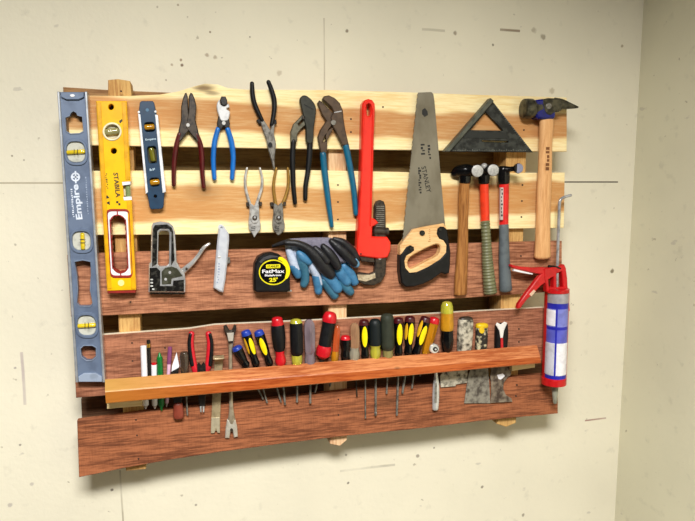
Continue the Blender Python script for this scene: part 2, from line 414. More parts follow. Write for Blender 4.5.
blk = wood('stringer_wood', (208, 168, 104), (170, 122, 70), None, seed=15, axis='z')
blk2 = wood('stringer_wood_pale', (228, 192, 150), (196, 150, 110), None, seed=17, axis='z')
G().ext([(108, 80), (118, 79), (130, 81), (131.5, 94), (134, 160), (140, 320), (146, 469), (126, 471), (119, 333), (113, 200), (108, 100)], .0165, D-.0165, .001).build('stringer', blk, pal, ang=30)
G().ext([(328.5, 96), (346, 96), (347, 440), (340, 446), (330, 444), (328.5, 300)], .0165, D-.0165, .001).build('stringer', blk2, pal, ang=30)
G().ext([(508, 104), (528, 104), (521, 300), (516, 423), (506, 427), (497, 424), (501, 300)], .0165, D-.0165, .001).build('stringer', blk, pal, ang=30)
tan = wood('back_plank_tan', (176, 136, 90), (138, 98, 62), None, seed=19)
tand = wood('back_plank_brown', (116, 84, 60), (84, 58, 40), None, seed=21)
plank([(63, 87), (110, 90), (180, 93), (300, 96), (560, 106)], [(66, 140), (560, 142)], tan, 'back_plank', .0005, .0162)
plank([(81, 399), (110, 397), (345, 379), (548, 362)], [(82, 420), (110, 419), (345, 399), (546, 382)], tand, 'back_plank', .0005, .0162)
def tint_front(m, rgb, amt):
    # front face's deeper orange and its shade against the top, painted into the colour
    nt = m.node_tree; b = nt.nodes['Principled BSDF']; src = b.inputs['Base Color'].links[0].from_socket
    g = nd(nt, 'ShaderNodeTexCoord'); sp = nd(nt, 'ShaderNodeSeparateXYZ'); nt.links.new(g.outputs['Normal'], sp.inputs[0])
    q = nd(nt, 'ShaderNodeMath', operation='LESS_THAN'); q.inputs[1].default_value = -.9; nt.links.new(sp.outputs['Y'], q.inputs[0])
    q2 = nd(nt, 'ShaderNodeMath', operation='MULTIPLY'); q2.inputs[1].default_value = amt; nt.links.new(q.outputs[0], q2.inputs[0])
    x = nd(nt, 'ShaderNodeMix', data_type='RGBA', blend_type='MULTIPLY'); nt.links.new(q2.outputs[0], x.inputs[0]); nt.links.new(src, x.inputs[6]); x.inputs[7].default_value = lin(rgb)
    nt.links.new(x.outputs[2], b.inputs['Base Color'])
gap_dark_wood = wood('gap_darkening_wood', (150, 124, 78), (112, 88, 54), None, seed=23)
for (a, b_) in (([(70, 142), (524, 146)], [(72, 180), (523, 182)]), ([(74, 222), (521, 220)], [(77, 262), (520, 250)]), ([(80, 300), (519, 280)], [(82, 342), (518, 316)])):  # added planks, put behind the upper gaps to make them darker
    plank(a, b_, gap_dark_wood, 'back_plank', .0005, .0162)
# tool rail: a bar with a sloped top, held off the fourth plank by spacers
RB, RF = D+.022, D+.054
def rail():
    bt = [W(105, 379.5, RB), W(537, 345, RB)]; fe = [W(105, 391, RF), W(540, 356, RF)]; fb = [W(106, 404, RF), W(541, 363.5, RF)]
    g = G(); V = []
    N = 24
    for i in range(N+1):
        t = i/N; lp = lambda a: a[0].lerp(a[1], t)
        A, B, C_ = lp(bt), lp(fe), lp(fb)
        prof = [A, A.lerp(B, .90), A.lerp(B, .955)+Vector((0, 0, -.0006)), B+Vector((0, 0, -.0028)), C_+Vector((0, 0, .002)), C_+Vector((0, .002, 0)), Vector((C_.x, -RB, C_.z))]
        V += prof
    Fc = [(i*7+k, (i+1)*7+k, (i+1)*7+(k+1) % 7, i*7+(k+1) % 7) for i in range(N) for k in range(7)]
    Fc += [tuple(range(7)), tuple(reversed(range(N*7, N*7+7)))]
    return g.add(V, Fc)
m, nt, b = newmat('oak_rail'); L = nt.links.new
railm = wood('oak_rail', (206, 134, 86), (158, 82, 44), None, seed=25, rough=.34, knots=[kn(131, 397, 2.5, 2.5, .9), kn(390, 362, 4, 1.5, .6)])
nt = railm.node_tree; bs = nt.nodes['Principled BSDF']; src = bs.inputs['Base Color'].links[0].from_socket
tc = nd(nt, 'ShaderNodeTexCoord'); sp = nd(nt, 'ShaderNodeSeparateXYZ'); nt.links.new(tc.outputs['Object'], sp.inputs[0])
mrn = nd(nt, 'ShaderNodeMapRange'); nt.links.new(sp.outputs['X'], mrn.inputs['Value'])
mrn.inputs['From Min'].default_value = W(105, 390, RF).x-PB.x; mrn.inputs['From Max'].default_value = W(240, 390, RF).x-PB.x
mrn.inputs['To Min'].default_value = .88; mrn.inputs['To Max'].default_value = 0
mx = nd(nt, 'ShaderNodeMix', data_type='RGBA'); nt.links.new(mrn.outputs['Result'], mx.inputs[0]); nt.links.new(src, mx.inputs[6]); mx.inputs[7].default_value = lin((186, 144, 74))
nt.links.new(mx.outputs[2], bs.inputs['Base Color'])
bpy.data.materials.remove(m)
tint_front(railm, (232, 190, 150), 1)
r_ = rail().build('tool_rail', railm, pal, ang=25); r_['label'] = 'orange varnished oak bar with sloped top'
pale = wood('spacer_wood', (246, 222, 170), (226, 196, 140), None, seed=31)
G().ext([(107, 399), (142, 396), (142, 406), (107, 409)], D, RB, .0005).build('spacer', pale, pal, ang=30)
G().ext([(512, 360), (535, 357), (535, 367.5), (512, 371)], D, RB, .0005).build('spacer', pale, pal, ang=30)
for (x, y) in ((338, 185), (338, 202), (338, 219.5), (351, 119), (351, 132), (524, 130), (522.5, 185), (522, 201), (521.5, 217), (130.5, 302), (132, 343), (132.5, 361), (136, 420), (137, 435.5), (138.5, 459), (338.5, 399.5), (338.5, 415), (519, 329), (519, 342), (517, 385), (516, 396), (383, 107), (521, 256), (165, 348), (121, 91)):
    G().disc(x, y, .9, D-.004, D+.0006, .0002, n=10).build('nail', nailm, pal)

# ------------------------------------------------------------------ spirit levels
E = .0004  # hair gap between board and tool
def level_big():
    t = thing('spirit_level', 81, 237, D, 'long blue-grey box level with silver edges at left end of pallet', 'spirit level')
    # direction along the level: helper from level coordinates u (0 left..1 right), v pixel row
    def L2(u, y):
        xl = 57+(75.6-57)*(y-91)/292; xr = 87+(105-87)*(y-91)/292
        return (xl+(xr-xl)*u, y)
    bm = mat('level_blue_grey', (104, 118, 142), .42, .15, worn=(78, 90, 112), wscale=40)
    lip = mat('level_lip', (128, 142, 164), .4, .2)
    d0, d1 = D+.005, D+.019
    def Q(u0, u1, y0, y1, r=.0): return [L2(u0, y0), L2(u1, y0), L2(u1, y1), L2(u0, y1)]
    house = [L2(.22, 131), L2(.22, 117.6), L2(.37, 116), L2(.41, 113), L2(.5, 111.3), L2(.59, 113), L2(.62, 115.6), L2(.78, 116.8), L2(.79, 131), L2(.66, 133), L2(.36, 133.4)]
    longh = [L2(.22, 262), L2(.50, 260.5), L2(.76, 262), L2(.74, 275), L2(.68, 290), L2(.74, 303), L2(.66, 306), L2(.30, 306), L2(.22, 303), L2(.28, 290), L2(.28, 275)]
    hexh = [L2(.24, 349), L2(.36, 346), L2(.64, 346), L2(.76, 348), L2(.74, 357), L2(.58, 360.5), L2(.42, 360.5), L2(.26, 357)]
    def vh(y, ry): return [L2(.5+.31*math.copysign(abs(math.cos(a))**.7, math.cos(a)), y+ry*math.copysign(abs(math.sin(a))**.7, math.sin(a))) for a in [2*math.pi*i/28 for i in range(28)]]
    vials = [(152, 10.5, 'h'), (241, 9.5, 'v'), (325.5, 10, 'h')]
    holes = [house, longh, hexh]+[vh(y, r) for y, r, _ in vials]
    G().ext(Q(.04, .96, 92, 382), d0, d1, .0008, holes).build('body', bm, t)
    for u in (0, .92):
        G().ext(Q(u, u+.08, 91.5, 382.5), D+E, D+.026, .001).build('flange', silverp, t)
    for h in (house, longh, hexh):
        c = Vector((sum(p[0] for p in h)/len(h), sum(p[1] for p in h)/len(h)))
        big = [tuple(c+(Vector(p)-c)*1.0+(Vector(p)-c).normalized()*1.0) for p in h]
        G().ext(big, d1-.001, d1+.0016, .0005, [h]).build('opening_rim', lip, t)
    capm = mat('end_cap_grey', (146, 158, 178), .45)
    G().ext([L2(.1, 92), L2(.9, 92), L2(.88, 97), L2(.7, 99.5), L2(.3, 99.5), L2(.12, 97)], D+.004, D+.0245, .001).build('end_cap', bm, t)
    G().disc(*L2(.5, 95.5), 2.4, D+.0235, D+.0255, ry=1.4).build('screw', whitep, t)
    G().ext([L2(.1, 382), L2(.9, 382), L2(.9, 377), L2(.7, 373.5), L2(.3, 373.5), L2(.1, 377)], D+.004, D+.0245, .001).build('end_cap', capm, t)
    clear = mat('vial_block_clear', (196, 196, 184), .18, worn=(150, 150, 140), wscale=90, coat=.5)
    for (y, r, o) in vials:
        c = L2(.5, y)
        bigring = [L2(.5+.40*math.copysign(abs(math.cos(a))**.75, math.cos(a)), y+(r+3)*math.copysign(abs(math.sin(a))**.75, math.sin(a))) for a in [2*math.pi*i/32 for i in range(32)]]
        ring = G().ext(bigring, d1-.002, d1+.003, .001, [vh(y, r)]).build('vial_housing', bm, t)
        blk_ = G().ext(vh(y, r*.98), d0+.002, d1-.002, .001).build('vial_block', clear, t)
        a = L2(.5, y)
        if o == 'h': pts = [(L2(.23, y)[0], y+.5, 2.4, None, d1), (L2(.77, y)[0], y-.5, 2.4, None, d1)]
        else: pts = [(a[0]+1, y-7, 2.3, None, d1), (a[0]+1.5, y+7.5, 2.3, None, d1)]
        v = G().sweep(pts, n=4, cap=.6).build('vial', glassy, blk_)
        dk = mat('vial_mark', (60, 56, 20), .4)
        g = G()
        for s_ in (-1, 1):
            if o == 'h': g.sweep([(a[0]+s_*1.7, y-2.9, .35, None, d1+.006), (a[0]+s_*1.7, y+2.9, .35, None, d1+.006)], n=1)
            else: g.sweep([(a[0]-1.5, y+s_*1.7, .35, None, d1+.006), (a[0]+4, y+s_*1.7, .35, None, d1+.006)], n=1)
        g.build('vial_marks', dk, blk_)
    lt = mat('white_print', (214, 222, 236), .5)
    text('Empire', (84.6, 219), (80.0, 184), 8.4, d1, lt, t, bold=.03)
    # emblem: ring with a bar
    g = G().ext(ell(75.5, 177, 4.6, 4.6), d1, d1+.0005, .0001, [ell(75.5, 177, 3.0, 3.0)])
    g.ext([(74.6, 171), (76.2, 171), (76.6, 183.4), (75, 183.4)], d1, d1+.0006, .0001); g.ext([(70.8, 176.2), (80, 176.2), (80, 177.8), (70.8, 177.8)], d1, d1+.0006, .0001)
    g.build('emblem', lt, t)
    marks(14, (74.4, 217), (72.2, 188), 1.8, d1, lt, t); marks(16, (88.6, 214), (86.2, 176), 1.2, d1, mat('faded_print', (160, 172, 194), .5), t)
level_big()

def level_yellow():
    t = thing('spirit_level', 118, 196, D, 'bright yellow box level with red and white hand grip', 'spirit level')
    ym = mat('level_yellow', (246, 190, 6), .32, worn=(226, 160, 4), wscale=30, coat=.3)
    ym2 = mat('level_yellow_edge', (232, 170, 10), .35)
    def L2(u, y):
        xl = 96+(107-96)*(y-101)/189; xr = 126.5+(136-126.5)*(y-101)/189
        return (xl+(xr-xl)*u, y)
    d0, d1 = D+E, D+.026
    cap = [L2(.5+.27*math.cos(a), 223+8*math.sin(a)) for a in [math.pi+math.pi*i/10 for i in range(11)]]+[L2(.5+.27*math.cos(a), 265+8*math.sin(a)) for a in [math.pi*i/10 for i in range(11)]]
    notch = [(122.5, 182), (131.5, 181.5), (132, 199.5), (124, 200)]
    q = [L2(0, 101), L2(1, 101), L2(1, 181.4), (122.5, 181.8), (124, 200), L2(1, 200), L2(1, 290), L2(0, 291)]
    wv = ell(112, 131.5, 7.6, 7.2); h1 = ell(111, 107, 2.8, 3, 16); h2 = ell(113.7, 151, 3.1, 3, 16)
    G().ext(q, d0, d1, .0012, [cap, wv, h1, h2]).build('body', ym, t)
    # side ribs along both long edges
    for u in (.02, .84):
        for (ya, yb) in ((102, 180), (201, 289)):
            if u < .5 and ya > 150: continue
            a, b_ = (102, 289) if u < .5 else (ya, yb)
            G().ext([L2(u, a), L2(u+.14, a), L2(u+.14, b_), L2(u, b_)], d1-.001, d1+.0016, .0007).build('edge_rib', ym2, t)
            if u < .5: break
    # black liner behind the round openings
    G().ext(ell(111, 107, 3.4, 3.6, 16), d0, d0+.003, .0003).build('hole_plug', blackr, t)
    G().ext(ell(113.7, 151, 3.6, 3.6, 16), d0, d0+.003, .0003).build('hole_plug', blackr, t)
    ring = mat('vial_ring', (240, 232, 196), .35)
    G().ext(ell(112, 131.5, 9.6, 9.2), d1-.001, d1+.0025, .001, [wv]).build('vial_ring', ring, t)
    vb = G().ext(wv, d0+.004, d1-.008, .001).build('vial_block', mat('vial_back', (206, 204, 180), .2, coat=.5), t)
    G().sweep([(106, 132.4, 3.9, None, d1-.006), (118, 131.2, 3.9, None, d1-.006)], n=4).build('vial', mat('vial_green', (150, 144, 96), .1, worn=(96, 94, 60), coat=.5), vb)
    # edge vial in the notch
    vn = G().ext([(123, 186), (130.5, 186), (131, 196), (124, 196)], d0, d1-.012, .001).build('vial_block', ring, t)
    G().sweep([(127.6, 183.5, 2.6, None, d1-.009), (128.4, 199, 2.6, None, d1-.009)], n=3).build('vial', mat('vial_grey_green', (128, 146, 96), .12, coat=.5), vn)
    G().ext([(122, 182), (130.5, 181.5), (130.5, 184.5), (122.5, 185.5)], d1-.004, d1+.001, .0005).ext([(123, 197), (131.5, 196.5), (132, 200), (124, 200.5)], d1-.004, d1+.001, .0005).build('notch_liner', whitep, t)
    # grip
    red = mat('grip_red', (150, 34, 26), .45)
    outer = rrect([L2(.13, 209), L2(.92, 209), L2(.92, 278), L2(.13, 278)], 5)
    inner = cap
    white_in = rrect([L2(.17, 211.5), L2(.88, 211.5), L2(.88, 275.5), L2(.17, 275.5)], 4)
    gr = G().ext(outer, d1-.001, d1+.002, .0008, [white_in]).build('grip', red, t)
    # scalloped red liner
    sc = []
    N = 60
    def capp(s_, r):  # parametric capsule
        pts = []
        return pts
    base_c = cap; cen = Vector(L2(.5, 244))
    dense = cr(base_c, 3, True)
    for i, p in enumerate(dense):
        p = Vector(p); n_ = Vector((p.x-L2(.5, p.y)[0], p.y-min(max(p.y, 223), 265)))
        if n_.length > 0: n_.normalize()
        sc.append(tuple(p+n_*.3))
    G().ext(white_in, d1-.001, d1+.0012, .0004, [sc]).build('grip_panel', whitep, gr)
    liner_o = []
    M = 64
    # walk the capsule evenly for the scallops
    per = [Vector(p) for p in dense]; acc = [0]
    for i in range(1, len(per)+1): acc.append(acc[-1]+(per[i % len(per)]-per[i-1]).length)
    tot = acc[-1]
    k = 0
    ino = []; outo = []
    for i in range(240):
        s_ = tot*i/240
        while k+1 < len(acc) and acc[k+1] < s_: k += 1
        a = per[k]; b_ = per[(k+1) % len(per)]; f = (s_-acc[k])/max(acc[k+1]-acc[k], 1e-9)
        p = a.lerp(b_, min(f, 1)); n_ = Vector((p.x-L2(.5, p.y)[0], p.y-min(max(p.y, 223), 265)))
        if n_.length > 0: n_.normalize()
        wv_ = abs(math.sin(math.pi*s_/tot*26))
        ino.append(tuple(p-n_*(.2+.9*wv_))); outo.append(tuple(p+n_*.35))
    G().ext(outo, d0+.002, d1+.003, .0005, [ino]).build('grip_liner', red, gr)
    for (y0, y1) in ((209.5, 216), (272, 277.5)):
        G().ext([(L2(.5, y0)[0]-.6, y0), (L2(.5, y0)[0]+.6, y0), (L2(.5, y1)[0]+.6, y1), (L2(.5, y1)[0]-.6, y1)], d1, d1+.0026, .0003).build('grip_seam', red, gr)
    G().disc(121, 283, 3.2, d1-.002, d1+.001).build('end_dot', mat('dot_cream', (250, 232, 150), .4), t)
    G().ext([L2(-.0, 290.5), L2(.98, 290), L2(.98, 293), L2(.03, 293.5)], d0, d1-.002, .001).build('end_cap', red, t)
    bl = mat('black_print', (30, 26, 18), .5)
    text('STABILA', (113.2, 172.8), (115.9, 197.6), 4.8, d1, bl, t, bold=.025)
    marks(9, (105.2, 173.5), (106.6, 189.5), 1.8, d1, bl, t)
    G().ext([(116.2, 201), (118.4, 201), (118.4, 203.2), (116.2, 203.2)], d1, d1+.0004, .0001).ext([(118.4, 203.2), (120.4, 203.2), (120.4, 205.4), (118.4, 205.4)], d1, d1+.0004, .0001).build('emblem', bl, t)
    g = G()
    for (a, b_, c_) in (((107, 195), (105, 199), (109.5, 198)), ((106, 203), (109.5, 201), (110, 205))): g.ext([a, b_, c_], d1, d1+.0004, .0001)
    g.build('emblem', bl, t)
    g = G(); g.ext([(119, 121), (122, 119), (122.5, 121), (120, 123.5)], d1, d1+.0004, .0001); g.ext([(118, 124), (120, 125), (119, 126)], d1, d1+.0004, .0001); g.build('paint_chip', bl, t)
level_yellow()

def level_torpedo():
    t = thing('torpedo_level', 152, 155, D, 'short navy blue torpedo level with white side rails', 'spirit level')
    bm = mat('torpedo_blue', (24, 56, 84), .38, worn=(16, 40, 64))
    d0, d1 = D+.001, D+.018
    q = [(139.8, 102.5), (141.5, 101), (152.5, 101), (154, 102.5), (156, 112), (157.2, 120), (164.5, 190), (163.5, 206.5), (161.5, 208.8), (151, 209.3), (149.6, 207.5), (147, 192), (139, 120), (138.6, 113)]
    hs = [rrect([(144, 122.5), (154, 122), (155, 131.5), (145, 132)], .3), rrect([(146.8, 146.5), (156, 146), (157.6, 163), (148.5, 163.5)], .25), rrect([(149.3, 178), (159, 177.5), (159.8, 186), (150.5, 187)], .35), ell(155.3, 196.3, 1.6, 1.6, 12)]
    G().ext(q, d0, d1, .001, hs).build('body', bm, t)
    wr = mat('white_rail', (236, 238, 242), .35, .1)
    G().ext([(138, 113.5), (140.3, 114.5), (147.9, 192), (145.8, 194)], D+E, D+.0195, .0007).build('side_rail', wr, t)
    G().ext([(155, 114.5), (157.8, 115), (165.8, 192), (162.6, 193)], D+E, D+.0195, .0007).build('side_rail', wr, t)
    for (x, y) in ((138.8, 112), (155.4, 111.5)): G().disc(x, y, 1.2, D+.012, D+.0195, n=10).build('screw', wr, t)
    ho = G().disc(147.2, 110, 1.8, d1-.001, d1+.0005).build('hang_hole', mat('torpedo_blue_light', (70, 110, 140), .4), t)
    am = mat('vial_amber', (178, 126, 20), .15, worn=(150, 100, 10), coat=.5); gy = mat('vial_olive', (108, 104, 26), .15, worn=(96, 92, 20), coat=.5)
    dkb = mat('vial_socket', (60, 52, 20), .4)
    for h, m_ in zip(hs[:3], (am, gy, am)): G().ext(h, d0, d0+.006, .0005).build('vial_block', dkb, t)
    G().sweep([(145.5, 127.4, 3, None, d1-.004), (153.5, 126.8, 3, None, d1-.004)], n=3).build('vial', am, t)
    G().sweep([(151.2, 149, 2.8, None, d1-.004), (153.2, 160.5, 2.8, None, d1-.004)], n=3).build('vial', gy, t)
    G().sweep([(151.2, 182.8, 3, None, d1-.004), (158.6, 181.8, 3, None, d1-.004)], n=3).build('vial', am, t)
    lt = mat('pale_print', (190, 214, 230), .5)
    text('Empire', (145.6, 141.2), (156.2, 140.2), 2.6, d1, lt, t, bold=.02)
    marks(4, (149.8, 170.8), (155.8, 170.2), 2.2, d1, lt, t)
level_torpedo()

# ------------------------------------------------------------------ pliers
def grips(t, m, paths, dd=.009, half=.0065, name='handle', **kw):
    for p in paths:
        G().sweep([(x, y, w, half, D+dd) for (x, y, w) in p], **dict(dict(n=5, cap=.9), **kw)).build(name, m, t)
def diag_cutters():
    t = thing('diagonal_cutters', 189, 127, D, 'dark diagonal cutters with oxblood red grips hanging jaws up', 'pliers')
    mh = mat('oxblood_grip', (84, 14, 16), .28, worn=(60, 10, 12))
    d0, d1 = D+.003, D+.014
    G().ext([(187.6, 96), (188.2, 106), (188.5, 112), (190, 119), (191, 128), (186, 134), (180, 142), (177.5, 139), (178.6, 130), (181, 120), (181.2, 106), (183, 98), (185, 93), (186.4, 92.5)], d0, d1, .0018).build('jaw', dsteel, t)
    G().ext([(188.9, 96), (188.6, 106), (188.5, 112), (187, 119), (186, 128), (191, 134), (198.5, 143), (200, 139), (198, 130), (195.5, 120), (196.5, 106), (194.5, 98), (192.5, 93.5), (190.6, 92.5)], d0+.001, d1+.001, .0018).build('jaw', dsteel, t)
    G().disc(188, 125, 1.9, d1, d1+.0025).build('pivot', steel, t)
    grips(t, mh, [[(179.5, 134, 2.3), (176.5, 145, 2.6), (174.5, 158, 2.6), (173.8, 172, 2.4), (173.8, 185, 2.2)], [(196.5, 134, 2.4), (200.3, 145, 2.8), (201.8, 158, 2.7), (202.2, 172, 2.5), (203.6, 187, 2.2)]])
diag_cutters()
def cable_cutters():
    t = thing('cable_cutters', 224, 124, D, 'cable cutters with polished silver head and bright blue grips', 'pliers')
    d0, d1 = D+.003, D+.014
    G().ext([(220, 100), (221.4, 96.4), (225.6, 96.4), (227.2, 100), (227.4, 104), (225, 105.6), (221.8, 105)], d0, d1+.002, .0015).build('blade', blacksteel, t)
    G().ext([(219.6, 99.6), (220.6, 104.6), (225, 106.4), (228.2, 103.6), (229.6, 106.6), (228.6, 107.4), (226.4, 109), (229.8, 111.6), (229.2, 117), (227.5, 120.6), (221, 120.6), (218.4, 114), (216.8, 108), (217.2, 103)], d0+.001, d1+.001, .0018, sm=3).build('jaw', mat('polished_steel', (240, 240, 240), .25, .35), t)
    G().ext([(218.5, 116), (228.5, 116), (230, 124), (229, 130), (226, 129), (224, 126), (221.5, 129), (218, 129), (217, 123)], d0, d1, .0015).build('joint', blacksteel, t)
    G().disc(223.8, 123, 2, d1-.001, d1+.002).build('pivot', steel, t)
    bl = mat('bright_blue_grip', (20, 108, 192), .3, worn=(12, 90, 166))
    grips(t, bl, [[(218, 129, 2.5), (214.6, 142, 2.7), (213.4, 156, 2.6), (213.6, 168, 2.5), (214.4, 178.5, 2.3)], [(227.6, 129, 2.6), (231.4, 142, 2.9), (233.2, 156, 2.6), (232.8, 168, 2.5), (232, 178.5, 2.3)]])
cable_cutters()
def needle_nose():
    t = thing('needle_nose_pliers', 270, 142, D, 'black handled needle nose pliers hung upside down, tip pointing down', 'pliers')
    d0, d1 = D+.003, D+.013
    G().ext([(260.5, 121), (264, 120), (269, 128), (274.5, 136), (276, 144), (275.2, 153), (274.6, 160), (275, 169), (273.8, 169), (271.5, 160), (268, 148), (266.5, 140), (263, 130)], d0, d1, .0015).build('jaw', greysteel, t)
    G().ext([(272, 124), (275, 124), (274, 134), (275.8, 142), (274.6, 152), (273.8, 162), (272, 156), (268.6, 146), (268, 138), (270, 131)], d0+.001, d1+.0008, .0015).build('jaw', greysteel, t)
    G().disc(270.3, 145, 2.2, d1-.001, d1+.0014, ry=2.8).build('pivot', blackr, t)
    grips(t, blackr, [[(252, 83.5, 2.2), (252.4, 93, 2.5), (254, 102, 2.5), (257.5, 111, 2.4), (262, 120.5, 2.1)], [(268.4, 82, 2.2), (271.8, 91, 2.5), (274.2, 101, 2.6), (274, 112, 2.4), (271.6, 125, 2.1)]])
    G().ext([(256.5, 120), (260, 118), (262, 123), (259, 124)], d0, d1-.002, .001).ext([(273, 121), (276.5, 119), (276.8, 124), (273, 125)], d0, d1-.002, .001).build('finger_stop', blackr, t)
needle_nose()
def slip_joint(x0, mh, label, tipy, k=0):
    t = thing('slip_joint_pliers', x0, 218, D, label, 'pliers')
    d0, d1 = D+.003, D+.012
    L_, R_ = (([(247, 168, 1.1), (245.2, 178, 1.4), (245.6, 188, 1.5), (248, 198, 1.6), (251, 208, 1.8)], [(259.8, 168, 1.1), (262, 178, 1.4), (261.6, 188, 1.5), (258.6, 198, 1.6), (255.6, 208, 1.8)]) if k == 0 else
              ([(276.4, 168, 1.2), (274.2, 178, 1.5), (273.4, 188, 1.6), (274.6, 198, 1.7), (276, 206, 1.8)], [(287.6, 168, 1.2), (288.4, 178, 1.5), (287.8, 188, 1.6), (285, 198, 1.7), (281.5, 206, 1.8)]))
    for p in (L_, R_):
        G().sweep([(x, y, w, .004, D+.0065) for (x, y, w) in p], n=5, cap=.7).build('handle', mh, t)
    c = x0
    G().ext([(c-4.5, 205), (c-3, 203.5), (c+2, 208), (c+4, 214), (c+6.5, 224), (c+6, 230), (c+2.5, 234), (c+.2, tipy), (c-1.5, 234), (c-5, 229), (c-5.5, 222), (c-4.6, 214)], d0, d1, .0014, sm=2).build('jaw', steel if k == 0 else greysteel, t)
    G().ext([(c+4.5, 204), (c+3, 203), (c-2.5, 209), (c-4, 215), (c-3.5, 221), (c+1, 224), (c+5, 220), (c+5, 211)], d0+.002, d1+.002, .0012, sm=2).build('jaw', steel if k == 0 else greysteel, t)
    G().ext([(c-8, 202.5), (c-5, 202), (c-4.4, 206.5), (c-7.6, 206.5)], d0, d1-.001, .001).ext([(c+5, 201.5), (c+8, 202), (c+7.6, 206), (c+4.6, 206)], d0, d1-.001, .001).build('finger_stop', dsteel, t)
    G().disc(c+.6, 218, 2.5, d1, d1+.0035).build('pivot', dsteel, t)
    G().disc(c+.8, 217.4, 1.2, d1+.002, d1+.0045).build('pivot_pin', chrome, t)
    g = G()
    for i in range(3): g.ext([(c-3.5, 227+i*1.6), (c+1, 226.4+i*1.6), (c+1, 227.1+i*1.6), (c-3.5, 227.7+i*1.6)], d1-.0004, d1+.0003, .0001)
    g.build('jaw_teeth', blackr, t)
slip_joint(254.2, steel, 'small bare steel slip joint pliers hung upside down', 237.5, 0)
slip_joint(278.2, mat('tan_coated_handle', (160, 122, 52), .4, .4, worn=(120, 84, 36), wscale=90), 'small slip joint pliers with tan yellowed handles, hung upside down', 235.5, 1)

def channel_black():
    t = thing('tongue_and_groove_pliers', 306, 130, D, 'black handled tongue and groove pliers with closed jaws up', 'pliers')
    d0, d1 = D+.003, D+.013
    m_ = mat('olive_black_steel', (50, 50, 42), .42, .4, worn=(26, 26, 22), wscale=90)
    G().ext([(300, 100), (301.5, 96.5), (305, 95.2), (310, 98), (314.5, 103.5), (316.2, 109), (315.6, 117), (314, 128), (313, 142), (306.5, 142), (306, 128), (304, 120), (302.5, 112), (301, 106)], d0+.002, d1+.003, .0018, sm=3).build('jaw', m_, t)
    g = mat('worn_grey_steel', (112, 108, 92), .38, .6, worn=(60, 58, 48), wscale=90)
    G().ext([(306, 112), (310, 118), (307, 124), (301, 129), (297.5, 134), (297, 142), (290.8, 142), (290.6, 132), (293.5, 124), (298.5, 119), (302, 115)], d0, d1, .0015, [[(303.6, 121), (299, 125.5), (298, 124), (302, 119.5)]], sm=0).build('jaw', g, t)
    G().disc(303.6, 117.5, 1.9, d1, d1+.003).build('pivot', dsteel, t)
    G().ext([(304, 104), (313.5, 109), (313.2, 109.8), (303.8, 104.8)], d1+.0026, d1+.0034, .0001).build('jaw_line', blackr, t)
    grips(t, blackr, [[(293.4, 141, 2.8), (292.6, 156, 2.8), (292.8, 172, 2.6), (293.4, 186, 2.4), (295, 203, 2.1)], [(310, 141, 3), (309.4, 156, 2.9), (307.8, 172, 2.6), (305.6, 186, 2.4), (305.2, 199, 2.2)]], dd=.0085, half=.006)
channel_black()
def channel_blue():
    t = thing('tongue_and_groove_pliers', 333, 125, D, 'large rusty tongue and groove pliers with teal blue grips, jaws open', 'pliers')
    d0, d1 = D+.003, D+.014
    rs = mat('rusty_steel', (84, 66, 50), .5, .45, worn=(46, 36, 30), wscale=90)
    G().ext([(322.5, 99), (324.5, 96), (329, 95.2), (335, 98), (340, 103), (343, 110), (343.6, 118), (345.5, 130), (349, 144.5), (342.5, 145.5), (337, 134), (332, 125), (330.6, 117), (334, 112), (331.5, 107), (326.5, 102.5)], d0+.003, d1+.003, .0018).build('jaw', rs, t)
    G().ext([(317.8, 103), (319.8, 100.2), (323, 103), (328, 108), (333, 113), (334, 118), (332.5, 125), (329, 129), (326.5, 136), (327.5, 142), (327, 153), (321.5, 154.5), (319.5, 146), (318, 137), (320.5, 130), (326.5, 121), (322, 114)], d0, d1, .0015, [[(330.5, 129.5), (332.5, 128.5), (326, 141), (322.6, 142), (325, 136)]]).build('jaw', rs, t)
    G().disc(333.6, 122.5, 2.6, d1, d1+.005).build('pivot', greysteel, t)
    G().ext([(334, 112), (341.5, 110.6), (341.7, 111.6), (334.4, 113)], d1+.0026, d1+.0036, .0002).build('jaw_line', chrome, t)
    tb = mat('teal_grip', (16, 96, 126), .34, worn=(10, 76, 104))
    grips(t, tb, [[(323, 154, 3.2), (324.4, 170, 3.2), (326.6, 188, 3), (328.6, 204, 2.7), (331.6, 226, 2.1)], [(345.6, 145, 3.3), (348.6, 160, 3.2), (351.6, 176, 3), (354, 192, 2.8), (355.8, 214, 2.4)]], dd=.0088, half=.0072)
channel_blue()

